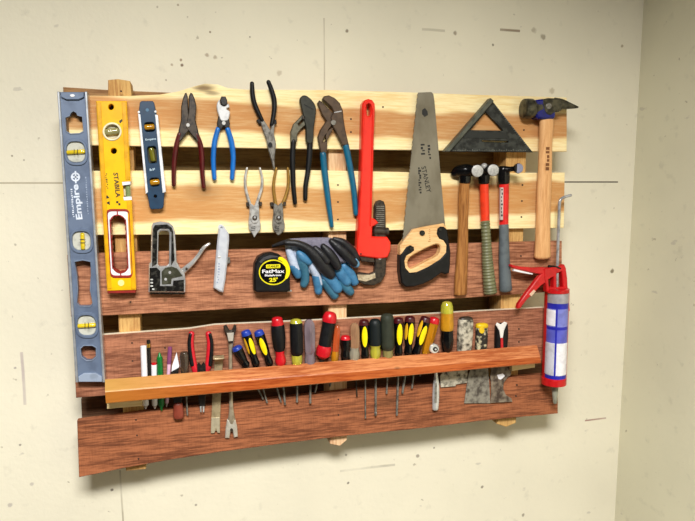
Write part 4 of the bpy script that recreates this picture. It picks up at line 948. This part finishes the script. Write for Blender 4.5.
# ------------------------------------------------------------------ things dropped in the rack
HB = D+.0006
def bar_tool(t, x0, y0, x1, y1, w, m_, name, dd, th=.004, **kw):
    return G().sweep([(x0, y0, w, th, D+dd), (x1, y1, w, th, D+dd)], n=4, **kw).build(name, m_, t)
def driver(label, top, nose, prof, segs, tip=None, sr=.9, cap=None, flute=0, nf=6, name='screwdriver', shm=None, tipm=None, oval=None, hid=None, d=None, nosedot=False):
    """prof: [(t, r_px)] along the handle from top to nose; segs: [(t0,t1,material,name)]; tip: pixel of the blade end"""
    R = max(r for _, r in prof); mx = (top[0]+nose[0])/2; my = (top[1]+nose[1])/2
    ax = max(R*mpp(mx, my, D), .010)+.0006 if d is None else d
    t = thing(name, nose[0], nose[1], D+ax, label, 'screwdriver')
    A = Vector(top); B = Vector(nose)
    def rad(s_):
        for (a, ra), (b_, rb) in zip(prof, prof[1:]):
            if s_ <= b_: 
                f = (s_-a)/(b_-a) if b_ > a else 0; f = f*f*(3-2*f); return ra+(rb-ra)*f
        return prof[-1][1]
    # lower end of the handle leans into the slot behind the rail
    def dep(s_): return D+max(ax-.0, .0)-(max(0, s_-.7)/.3)*max(0, ax-.013)
    for i, (a, b_, m_, nm) in enumerate(segs):
        N = max(3, int((b_-a)*18)); pts = []
        for k in range(N+1):
            s_ = a+(b_-a)*k/N; p = A.lerp(B, s_); pts.append((p.x, p.y, rad(s_), None, dep(s_)))
        G().sweep(pts, n=1, seg=24 if flute else 18, cap=.4 if i == len(segs)-1 else .05, cap0=.35 if i == 0 else .05, flute=flute if nm in ('handle', 'grip') else 0, nf=nf).build(nm, m_, t)
    if oval:
        for (s0, off, L_, w_, m_) in oval:
            # inlay: an oval swollen just out of the handle surface
            c = A.lerp(B, s0); dr = (B-A).normalized(); pr = Vector((-dr.y, dr.x)); k_ = mpp(c.x, c.y, D); r = rad(s0)
            V = []; Fc = []; NA, NR = 20, 4
            ctr = W(c.x, c.y, dep(s0)); ux = W(c.x+dr.x, c.y+dr.y, dep(s0))-ctr; ux.normalize(); uy = ux.cross(Vector((0, -1, 0))); uy.normalize()
            if (W(c.x+pr.x, c.y+pr.y, dep(s0))-ctr).dot(uy) < 0: uy = -uy
            def pt(rr, a):
                l = L_*rr*math.cos(a); q = off+w_*rr*math.sin(a)
                sl = s0+l/(B-A).length; rloc = rad(min(max(sl, 0), 1))+.22
                th = math.asin(max(-.98, min(.98, q/rloc)))
                return ctr+ux*(l*k_)+uy*(rloc*k_*math.sin(th))+Vector((0, -1, 0))*(rloc*k_*math.cos(th)+(-.0003 if rr > .95 else 0))
            V.append(pt(0, 0))
            for ir in range(1, NR+1):
                for ia in range(NA): V.append(pt(ir/NR, 2*math.pi*ia/NA))
            for ia in range(NA): V.append(pt(1.02, 2*math.pi*ia/NA)+Vector((0, .0015, 0)))
            for ia in range(NA): Fc.append((0, 1+ia, 1+(ia+1) % NA))
            for ir in range(NR):
                for ia in range(NA): Fc.append((1+ir*NA+ia, 1+(ir+1)*NA+ia, 1+(ir+1)*NA+(ia+1) % NA, 1+ir*NA+(ia+1) % NA))
            G().add(V, Fc).build('inlay', m_, t)
    if tip:
        T = Vector(tip)
        q = [(B.x, B.y-2, sr, None, dep(1)), (B.x+(T.x-B.x)*.3, B.y+(T.y-B.y)*.3, sr, None, D+.011), (B.x+(T.x-B.x)*.93, B.y+(T.y-B.y)*.93, sr, None, D+.0085), (T.x, T.y, sr*1.15 if tipm else sr*.8, None, D+.008)]
        sh = G().sweep(q, n=3, cap=.3, seg=12).build('shaft', shm or greysteel, t)
        if tipm: G().sweep([(T.x-(T.x-B.x)*.05, T.y-(T.y-B.y)*.05, sr*1.1, None, D+.0082), (T.x, T.y, sr*.9, None, D+.008)], n=1, cap=.4, seg=12).build('tip', tipm, sh)
    return t
def clearm(n, rgb, worn=None, tr=.35): return mat(n, rgb, .14, worn=worn or tuple(v*.75 for v in rgb), wscale=90, coat=.5, trans=tr, stretch=(1, 1, .3))
clr_y = clearm('clear_yellow', (214, 208, 70)); clr_p = clearm('clear_purple', (146, 128, 136)); amber = clearm('amber_clear', (212, 142, 26)); clr_tan = clearm('clear_tan', (184, 140, 104)); clr_w = clearm('clear_smoky', (176, 168, 146)); ory = clearm('clear_orange', (214, 96, 48))
tipd = dsteel; gld = mat('rusty_tip', (170, 120, 96), .4, .6)
ST = [(0, 4.4), (.1, 4.9), (.3, 4.6), (.6, 4.0), (.75, 3.2), (.84, 3.6), (.95, 3.9), (1, 3.0)]   # three-lobed grip outline
def st_driver(label, top, nose, capm, tip, ovals, k=1.0, **kw):
    prof = [(a, r*k) for a, r in ST]
    return driver(label, top, nose, prof, [(0, .1, capm, 'end_cap'), (.1, 1, blackg, 'handle')], tip, oval=ovals, **kw)
st_driver('stubby black screwdriver with blue end, leftmost in the row', (236.5, 347.5), (246.5, 366), bluecap, (263, 399), [], k=1.1, name='screwdriver')
st_driver('blue-ended yellow and black screwdriver showing two yellow inlays', (245.5, 331.5), (256.5, 365.5), bluecap, (267, 402.5), [(.42, -1.8, 9, 2.3, yellowp), (.38, 3.4, 9, 1.2, mat('yellow_orange', (236, 178, 30), .35))], k=1.05, tipm=steel)
st_driver('blue-ended yellow and black screwdriver showing one broad yellow inlay', (258.5, 331.5), (270, 364.5), bluecap, (281, 402), [(.42, .6, 9.4, 2.6, yellowp)], k=1.05)
driver('black and red screwdriver with round red end and red nose', (277, 318.5), (281, 366), [(0, 5.2), (.08, 6), (.2, 6.9), (.4, 7), (.6, 6), (.7, 4.4), (.78, 4.4), (.86, 5.6), (.94, 5.2), (1, 3.6)], [(0, .13, redp, 'end_cap'), (.13, .68, blackr, 'grip'), (.68, 1, redp, 'nose')], (285, 404), sr=1.1, tipm=gld)
driver('black grip screwdriver with clear yellow nose and yellow end', (296, 320.5), (297.2, 366), [(0, 5.5), (.06, 6.6), (.3, 6.8), (.7, 6.6), (.76, 5), (.84, 5.6), (.94, 5), (1, 3.4)], [(0, .045, clr_y, 'end_cap'), (.045, .75, blackr, 'grip'), (.75, 1, clr_y, 'nose')], (297, 401.5), sr=1.1, flute=.08, tipm=tipd)
driver('clear purple-grey fluted screwdriver beside the big red one', (309, 320.5), (310.2, 366), [(0, 3.6), (.07, 5.6), (.2, 6.0), (.65, 5.6), (.74, 4.4), (.84, 5.4), (1, 5.6)], [(0, .72, clr_p, 'handle'), (.72, 1, clr_p, 'nose')], (310.2, 402.5), sr=1.2, flute=.2, tipm=gld)
driver('large black and red ratcheting screwdriver with domed red end', (330.5, 313.5), (321.6, 362), [(0, 5.6), (.06, 6.8), (.14, 7.2), (.2, 6.6), (.6, 6.4), (.66, 6.2), (.72, 7.4), (.84, 7.2), (.9, 4.2), (.94, 2.4), (1, 2)], [(0, .17, redp, 'end_cap'), (.17, .66, blackr, 'grip'), (.66, .91, redp, 'selector_collar'), (.91, 1, dsteel, 'chuck')], (315, 392), sr=1.1, flute=.06)
driver('slim clear orange-red screwdriver half hidden by the large red and black one', (337, 326), (334.6, 362), [(0, 2.4), (.1, 3.4), (.6, 3.6), (.7, 3.2), (.8, 3.8), (1, 3.4)], [(0, .7, ory, 'handle'), (.7, 1, amber, 'nose')], (330, 386), sr=.9, flute=.15, name='screwdriver')
driver('small black stubby screwdriver with flat red end', (345.4, 336.5), (345, 360), [(0, 4.2), (.1, 5), (.35, 4.8), (.6, 3.8), (.8, 4.4), (1, 3.6)], [(0, .12, redp, 'end_cap'), (.12, 1, blackg, 'handle')], (345.4, 378), sr=.8)
driver('clear tan fluted screwdriver with smoky nose', (354.4, 323.5), (354.6, 361), [(0, 2.6), (.08, 4.6), (.2, 5), (.6, 4.8), (.68, 4), (.8, 5.2), (.92, 5), (1, 4)], [(0, .64, clr_tan, 'handle'), (.64, 1, clr_w, 'nose')], (357, 396.5), sr=.7, flute=.18, shm=dsteel)
dredc = mat('dark_red_end', (70, 10, 18), .35)
driver('black screwdriver with one bright yellow inlay, left of the black rubber-sleeved one', (364, 321), (365.2, 358), [(a, r*1.02) for a, r in ST], [(0, .1, dredc, 'end_cap'), (.1, 1, blackg, 'handle')], (365.4, 418), sr=.75, oval=[(.4, .8, 10.2, 2.6, yellowp)])
dkt = mat('dark_teal_rubber', (18, 26, 27), .5, spec=.3)
driver('black rubber-sleeved screwdriver with clear yellow-green nose', (375, 320.5), (375.6, 360), [(0, 4.8), (.06, 5.8), (.3, 6), (.6, 5.9), (.66, 4.4), (.8, 5.2), (.94, 4.6), (1, 3.4)], [(0, .62, dkt, 'grip'), (.62, 1, clr_y, 'nose')], (375.6, 415), sr=1.1, tipm=chrome)
olv = mat('olive_rubber', (50, 54, 42), .6, worn=(36, 40, 32), spec=.25)
driver('tall olive-grey rubber-sleeved screwdriver with smoky clear nose', (387, 315.5), (388.2, 360), [(0, 5.6), (.06, 6.4), (.4, 6.6), (.72, 6.4), (.78, 4.6), (.88, 5.2), (1, 4)], [(0, .76, olv, 'grip'), (.76, 1, clearm('clear_olive', (168, 160, 100)), 'nose')], (386.6, 393), sr=.9, flute=.06, nf=8, tipm=tipd)
yo2 = MC['yellow_orange']
st_driver('upright yellow and black screwdriver right of the olive-grey one', (398.6, 319), (398.6, 355), dredc, (396.8, 415), [(.4, .2, 10.4, 2.7, yellowp)], k=1.02, sr=1.1)
st_driver('yellow and black screwdriver with two inlays, middle one of three alike', (410, 317.5), (408, 354.5), dredc, (402.4, 393), [(.42, -.4, 10.2, 2.6, yellowp), (.36, 3.8, 8, 1, yo2)], k=1.05, sr=1.1)
st_driver('yellow and black screwdriver leaning right beside the amber one', (425.8, 318), (415.6, 354.5), dredc, (412, 388), [(.45, -.4, 9.4, 2.7, yellowp), (.3, 3.9, 8, 1, yo2)], k=1.05, sr=.9)
driver('amber clear screwdriver with red end leaning right', (434.6, 318.5), (425.2, 354.5), [(0, 4.4), (.08, 5), (.3, 4.8), (.8, 4.2), (1, 3.4)], [(0, .13, redp, 'end_cap'), (.13, 1, amber, 'handle')], (420, 376), sr=.8, flute=.16)
driver('tall screwdriver with yellow end, ochre body and black lower grip', (447, 303), (446.8, 352), [(0, 4.6), (.06, 5.6), (.2, 6), (.5, 6.3), (.6, 5.6), (.75, 6.2), (.9, 5.4), (1, 4)], [(0, .2, clr_y, 'end_cap'), (.2, .55, mat('ochre_plastic', (196, 138, 26), .3), 'handle'), (.55, 1, blackg, 'grip')], (447, 374), sr=1.1, flute=.05)
# dark brown handle behind the white marker
driver('dark brown handled screwdriver left of the red and black strippers', (184, 352.5), (185, 374), [(0, 4), (.15, 4.9), (.6, 4.8), (1, 4.4)], [(0, 1, clearm('dark_brown_resin', (78, 62, 50)), 'handle')], (187.4, 415), sr=.9, flute=.1)

# markers, pencils
def stick(name, label, cat, top, bot, w, segs, flat=None, dd=.009, tipm=None, tiplen=4, nf=0):
    t = thing(name, bot[0], bot[1], D+dd, label, cat)
    A, B = Vector(top), Vector(bot)
    for (a, b_, m_, nm, wk) in segs:
        p, q = A.lerp(B, a), A.lerp(B, b_)
        G().sweep([(p.x, p.y, w*wk, flat, D+dd), (q.x, q.y, w*wk, flat, D+dd)], n=1, cap=.15, seg=12, p=3 if flat else 2).build(nm, m_, t)
    if tipm:
        dr = (B-A).normalized(); T = B+dr*tiplen
        G().sweep([(B.x, B.y, w*.8, (flat or .006)*.8, D+dd), (T.x, T.y, w*.15, .0008, D+dd)], n=1, cap=.3, seg=10).build('tip', tipm, t)
    return t
blk2_ = mat('black_barrel', (22, 20, 18), .35)
stick('marker_pen', 'tall white marker pen, leftmost in the tool rail', 'pen', (143.4, 346), (145.6, 405), 3.2, [(0, 1, whitep, 'barrel', 1)], dd=.009, tipm=steel)
stick('pencil', 'black pencil with brass coloured end behind the tall white marker', 'pencil', (148.4, 340), (150.6, 400), 1.9, [(0, .06, blk2_, 'end_cap', 1), (.06, .12, mat('brass', (190, 150, 60), .3, .8), 'ferrule', 1.05), (.12, 1, blk2_, 'barrel', 1)], dd=.006)
stick('marker_pen', 'short white marker pen left of the green one', 'pen', (154, 363), (154.8, 405), 2.9, [(0, .04, redp, 'end_cap', .9), (.04, 1, whitep, 'barrel', 1)], dd=.008, tipm=steel)
gm = mat('green_plastic', (8, 112, 44), .35)
stick('marker_pen', 'green marker pen in the tool rail', 'pen', (159.6, 357), (161.4, 405), 3, [(0, 1, gm, 'barrel', 1)], dd=.008, tipm=gm, tiplen=6)
G().sweep([(159.4, 352.6, .8, None, D+.008), (159.6, 357.4, 2.4, None, D+.008)], n=1, cap=.2).build('cap_tip', gm, bpy.data.objects['marker_pen.002'])
stick('ballpoint_pen', 'slim pink and purple pen in the tool rail', 'pen', (170, 347), (166.8, 403), 1.9, [(0, .3, mat('purple_plastic', (128, 66, 110), .35), 'cap', 1.15), (.3, 1, mat('pink_plastic', (222, 178, 204), .35), 'barrel', 1)], dd=.007, tipm=steel)
def scraper_white():
    t = thing('scraper', 178, 385, D+.009, 'small white pointed scraper with reddish wooden handle hanging below the rail', 'scraper')
    G().ext([(176.6, 352.4), (179.4, 366), (178.6, 368.4), (171.4, 372), (172, 366)], D+.006, D+.010, .0006).build('blade', whitep, t)
    G().ext([(171.2, 372), (179, 367.6), (178, 376), (182, 398), (181, 406), (174, 406), (173, 398), (170.4, 376)], D+.004, D+.012, .001).build('stem', blacksteel, t)
    G().sweep([(178, 404, 4.6, .0075, D+.009), (178.4, 410, 5.2, .008, D+.009), (178.6, 417, 5.3, .008, D+.009)], n=3, cap=.45, p=2.6).build('handle', mat('red_brown_wood', (132, 58, 40), .45, worn=(100, 40, 28)), t)
scraper_white()
def strippers():
    t = thing('wire_strippers', 201, 372, D, 'wire strippers with curved red and black handles standing in the rail', 'pliers')
    rm = mat('stripper_red', (206, 30, 44), .35)
    for s_, pts in ((-1, [(191.6, 333.4, 3), (190.6, 342, 3.2), (191.6, 353, 3.4), (193.6, 364, 3.4), (197, 376, 3.2), (201.6, 392, 2.6)]), (1, [(208.4, 333.4, 3), (210, 342, 3.2), (209.6, 353, 3.4), (208.4, 364, 3.4), (205.4, 376, 3.2), (202.6, 392, 2.6)])):
        h = G().sweep([(x, y, w, .006, D+.0075) for x, y, w in pts], n=5, cap=.8).build('handle', rm, t)
        G().sweep([(x+s_*1.5, y+1, w*.62, .0035, D+.0115) for x, y, w in pts[:4]], n=5, cap=.8).build('grip_inlay', blackr, h) if s_ > 0 else G().sweep([(x-1.2, y+1, w*.62, .0035, D+.0115) for x, y, w in pts[:4]], n=5, cap=.8).build('grip_inlay', blackr, h)
    G().ext([(197, 365), (199, 362.6), (201.2, 365.4), (203.6, 362.2), (205.8, 365), (206, 376), (197.4, 377)], D+.010, D+.014, .001).build('spring', blacksteel, t)
    G().ext([(197.6, 390), (206, 389), (205.4, 401), (204.8, 406), (199.6, 406.4), (198.4, 401)], D+.005, D+.012, .0012).build('joint', blacksteel, t)
    G().ext([(199.8, 404.6), (201.6, 404.6), (201.6, 412.6), (200, 412)], D+.006, D+.010, .0006).ext([(202.6, 404.6), (204.6, 404.4), (204.2, 412), (202.8, 412.6)], D+.006, D+.010, .0006).build('jaws', steel, t)
strippers()
def pry_flat():
    t = thing('pry_bar', 216, 394, D, 'short flat brass-tinted pry bar with curled top, left of the long one', 'pry bar')
    m_ = mat('bar_brass_steel', (182, 164, 128), .32, .4, worn=(120, 104, 76), wscale=70)
    # curled top, strip bending towards the viewer
    k = mpp(218, 360, D); c0 = W(218.4, 360, D+.006); w = 4.4*k
    G().sweep3([(W(215.4, 430, D).x, -(D+.0028), W(215.4, 430, D).z, 4.6*k, .0018), (W(216.6, 395, D).x, -(D+.004), W(216.6, 395, D).z, 4.4*k, .0018), (c0.x, -(D+.006), c0.z-.01, 4.2*k, .0018), (c0.x, -(D+.010), c0.z+.006, 4.8*k, .0018), (c0.x, -(D+.019), c0.z+.013, 5.4*k, .0018), (c0.x, -(D+.030), c0.z+.009, 5.6*k, .0016)], n=5, cap=.1, p=4, seg=12).build('bar', m_, t)
    g = G().ext([(211.4, 418), (219.6, 417.4), (220, 433), (217.4, 433), (216, 427.6), (214.4, 433.2), (210.8, 433.4)], D+.001, D+.0062, .0006)
    g.build('claw', mat('worn_bright_claw', (206, 194, 164), .4, .5), t)
pry_flat()
def pry_long():
    t = thing('pry_bar', 231, 380, D, 'long steel pry bar with forked ends and thin round shank', 'pry bar')
    m_ = mat('bar_steel', (176, 162, 138), .3, .4, worn=(96, 84, 66), wscale=70)
    G().sweep([(230.6, 338, 3.6, .004, D+.012), (230.8, 344, 2.6, .004, D+.009), (230.4, 352, 1.9, .004, D+.008), (230.6, 370, 1.8, .004, D+.008), (231, 400, 2.0, .004, D+.008), (231.4, 412, 2.6, .004, D+.007), (231.6, 424, 4.6, .0035, D+.005), (231.6, 430, 5.6, .003, D+.005)], n=5, cap=.3).build('shank', m_, t)
    G().ext([(223.4, 326.6), (226.6, 325.4), (229.6, 330.4), (232, 330.2), (234.4, 325), (236.6, 326), (236, 331), (233.8, 337), (233, 343), (228.6, 343.6), (227, 336), (224.4, 332)], D+.012, D+.020, .0025).build('claw', dsteel, t)
    G().ext([(226.8, 333), (234, 332.6), (233, 341), (228.6, 341.4)], D+.0198, D+.0208, .0004).build('worn_patch', mat('bright_patch', (206, 198, 184), .4, .4), t)
    G().ext([(227.2, 420), (235.6, 420), (237.2, 427), (237.8, 437), (234, 438), (232.8, 431), (230.6, 431), (229.4, 438.6), (225.2, 438.4), (225.8, 428)], D+.001, D+.0085, .002).build('claw', mat('bright_claw', (222, 216, 202), .35, .5, worn=(180, 170, 150)), t)
    G().disc(231.6, 430, 1.5, D+.008, D+.0095).build('nail_slot', dsteel, t)
pry_long()
def ratchet():
    t = thing('socket_wrench', 435, 380, D, 'chrome ratchet wrench with round head above the rail', 'wrench')
    c2 = mat('satin_chrome', (226, 226, 224), .25, .6)
    G().disc(434.6, 349, 4.8, D+.012, D+.026, .002).build('head', c2, t)
    G().disc(435.6, 349.4, 2.4, D+.025, D+.028, .0008).build('direction_dial', blacksteel, t)
    G().disc(435.9, 349.6, 1.0, D+.027, D+.031, .0006).build('drive_square', c2, t)
    G().sweep([(434.8, 352, 2.2, .005, D+.0165), (435.2, 362, 1.9, .0045, D+.013), (435.8, 374, 1.8, .004, D+.0095), (436, 380, 2.6, .0045, D+.0085), (436, 390, 3.4, .005, D+.0085), (435.8, 400, 3.4, .005, D+.0085), (435.4, 409, 3.0, .005, D+.0085)], n=4, cap=.5).build('handle', c2, t)
    G().ext([(435, 383), (437, 383), (436.8, 403), (434.6, 403)], D+.0128, D+.0142, .0003).build('handle_recess', greysteel, t)
ratchet()
spl = mat('paint_splattered', (190, 182, 162), .7, worn=(60, 54, 44), wscale=85, wamt=1, lo=.42, hi=.66)
spl_d = mat('paint_splattered_dark', (138, 132, 118), .7, worn=(70, 62, 54), wscale=80, wamt=1, lo=.4, hi=.66)
spl_b = mat('splattered_black', (34, 30, 24), .6, worn=(196, 186, 150), wscale=95, wamt=1, lo=.5, hi=.66)
def scrapers():
    t = thing('putty_knife', 463, 350, D, 'paint crusted scraper with fat grey handle and wide stubby blade', 'scraper')
    G().sweep([(465.6, 320, 7.2, .010, D+.0115), (465, 334, 7.4, .011, D+.0115), (464, 352, 6.6, .010, D+.0115)], n=3, cap=.35, p=3).build('handle', spl, t)
    G().sweep([(465.8, 318.4, 6.6, .009, D+.0115), (465.7, 321.4, 6.9, .0098, D+.0115)], n=1, cap=.3, p=3).build('end_cap', mat('dark_resin', (50, 40, 30), .4), t)
    G().ext([(459, 356), (469, 355), (467.6, 374), (466.8, 383), (456, 384.6), (455.6, 386.4), (441, 387.4), (440, 376), (446, 368)], D+.003, D+.006, .0006).build('blade', spl, t)
    t = thing('putty_knife', 481, 350, D, 'putty knife with yellow-ended black handle and crusted square blade', 'scraper')
    G().sweep([(481.6, 328, 5.6, .009, D+.0105), (481.4, 340, 5.8, .0095, D+.0105), (480.6, 354, 5, .009, D+.0105)], n=3, cap=.2, p=2.6).build('handle', spl_b, t)
    G().sweep([(481.8, 324.4, 5.8, .0096, D+.0105), (481.7, 327, 6, .0099, D+.0105)], n=1, cap=.25, p=2.6).build('end_cap', mat('cap_yellow', (226, 186, 20), .4), t)
    G().disc(482, 330.6, 2.6, D+.018, D+.0206, ry=3).build('hang_tab', MC['cap_yellow'], t)
    G().ext([(474, 356), (488, 355), (488.4, 370), (490.6, 403.4), (464.4, 403.4), (468.6, 374), (472.6, 366)], D+.003, D+.005, .0005).build('blade', spl_d, t)
    t = thing('painters_multi_tool', 501, 350, D, 'black handled painters tool with notched hook blade, nearest the caulking gun', 'scraper')
    G().sweep([(501.4, 325, 6, .0095, D+.0108), (501.2, 338, 6.4, .010, D+.0108), (500.4, 352, 5.6, .009, D+.0108)], n=3, cap=.35, p=2.6).build('handle', blackr, t)
    G().ext([(497.4, 322.6), (501, 324.6), (504.8, 321.8), (507.4, 323), (504, 331), (503, 338), (500.6, 338), (499.6, 331), (496, 325)], D+.019, D+.0218, .0008).build('handle_inlay', mat('inlay_white', (226, 222, 216), .45), t)
    G().ext([(500.8, 338), (503.2, 338), (503.4, 350), (501, 350)], D+.019, D+.0216, .0006).build('handle_stripe', redp, t)
    hook = [(493, 354), (508, 353), (509.4, 368), (511.6, 368.4), (511, 375), (507, 378), (503.8, 383), (503.4, 389), (506, 395), (511.6, 398.4), (512.6, 401.8), (491, 403), (491.4, 385), (490.4, 376)]
    G().ext(hook, D+.0055, D+.0075, .0005).build('blade', mat('crusted_brown_blade', (134, 120, 102), .7, worn=(64, 50, 40), wscale=70, wamt=1, lo=.38, hi=.62), t)
    G().ext([(497, 375), (503, 373.4), (505, 376), (501, 379.6), (498.6, 379)], D+.0075, D+.0084, .0002).build('paint_blob', whitep, t)
scrapers()

# ------------------------------------------------------------------ light
def area(name, loc, target, size, power, col, sy=None):
    l = bpy.data.lights.new(name, 'AREA'); l.energy = power; l.size = size; l.color = col
    if sy: l.shape = 'RECTANGLE'; l.size_y = sy
    o = bpy.data.objects.new(name, l); COL.objects.link(o); o.location = loc
    o.rotation_euler = (Vector(target)-Vector(loc)).to_track_quat('-Z', 'Y').to_euler(); return o
LX = -.05
area('ceiling_lamp', (LX, -1.9, 2.62), (LX+.03, -1.8, 0), .9, 119, (1.0, .99, .965), .55).data.spread = math.radians(156)
w = bpy.data.worlds.new('room'); S.world = w; w.use_nodes = True
bg = w.node_tree.nodes['Background']; bg.inputs[0].default_value = (1.0, .97, .90, 1); bg.inputs[1].default_value = .03
S.view_settings.view_transform = 'Standard'; S.view_settings.look = 'None'; S.view_settings.exposure = 0.0; S.view_settings.gamma = 1.0
S.view_settings.use_curve_mapping = False
print('CAM', CAM, 'corner x', CX, 'plank 1', W(66, 120, D), W(567, 120, D), 'rail z', W(105, 379.5, RB).z-W(105, 391, RF).z, W(105, 391, RF).z-W(106, 404, RF).z)
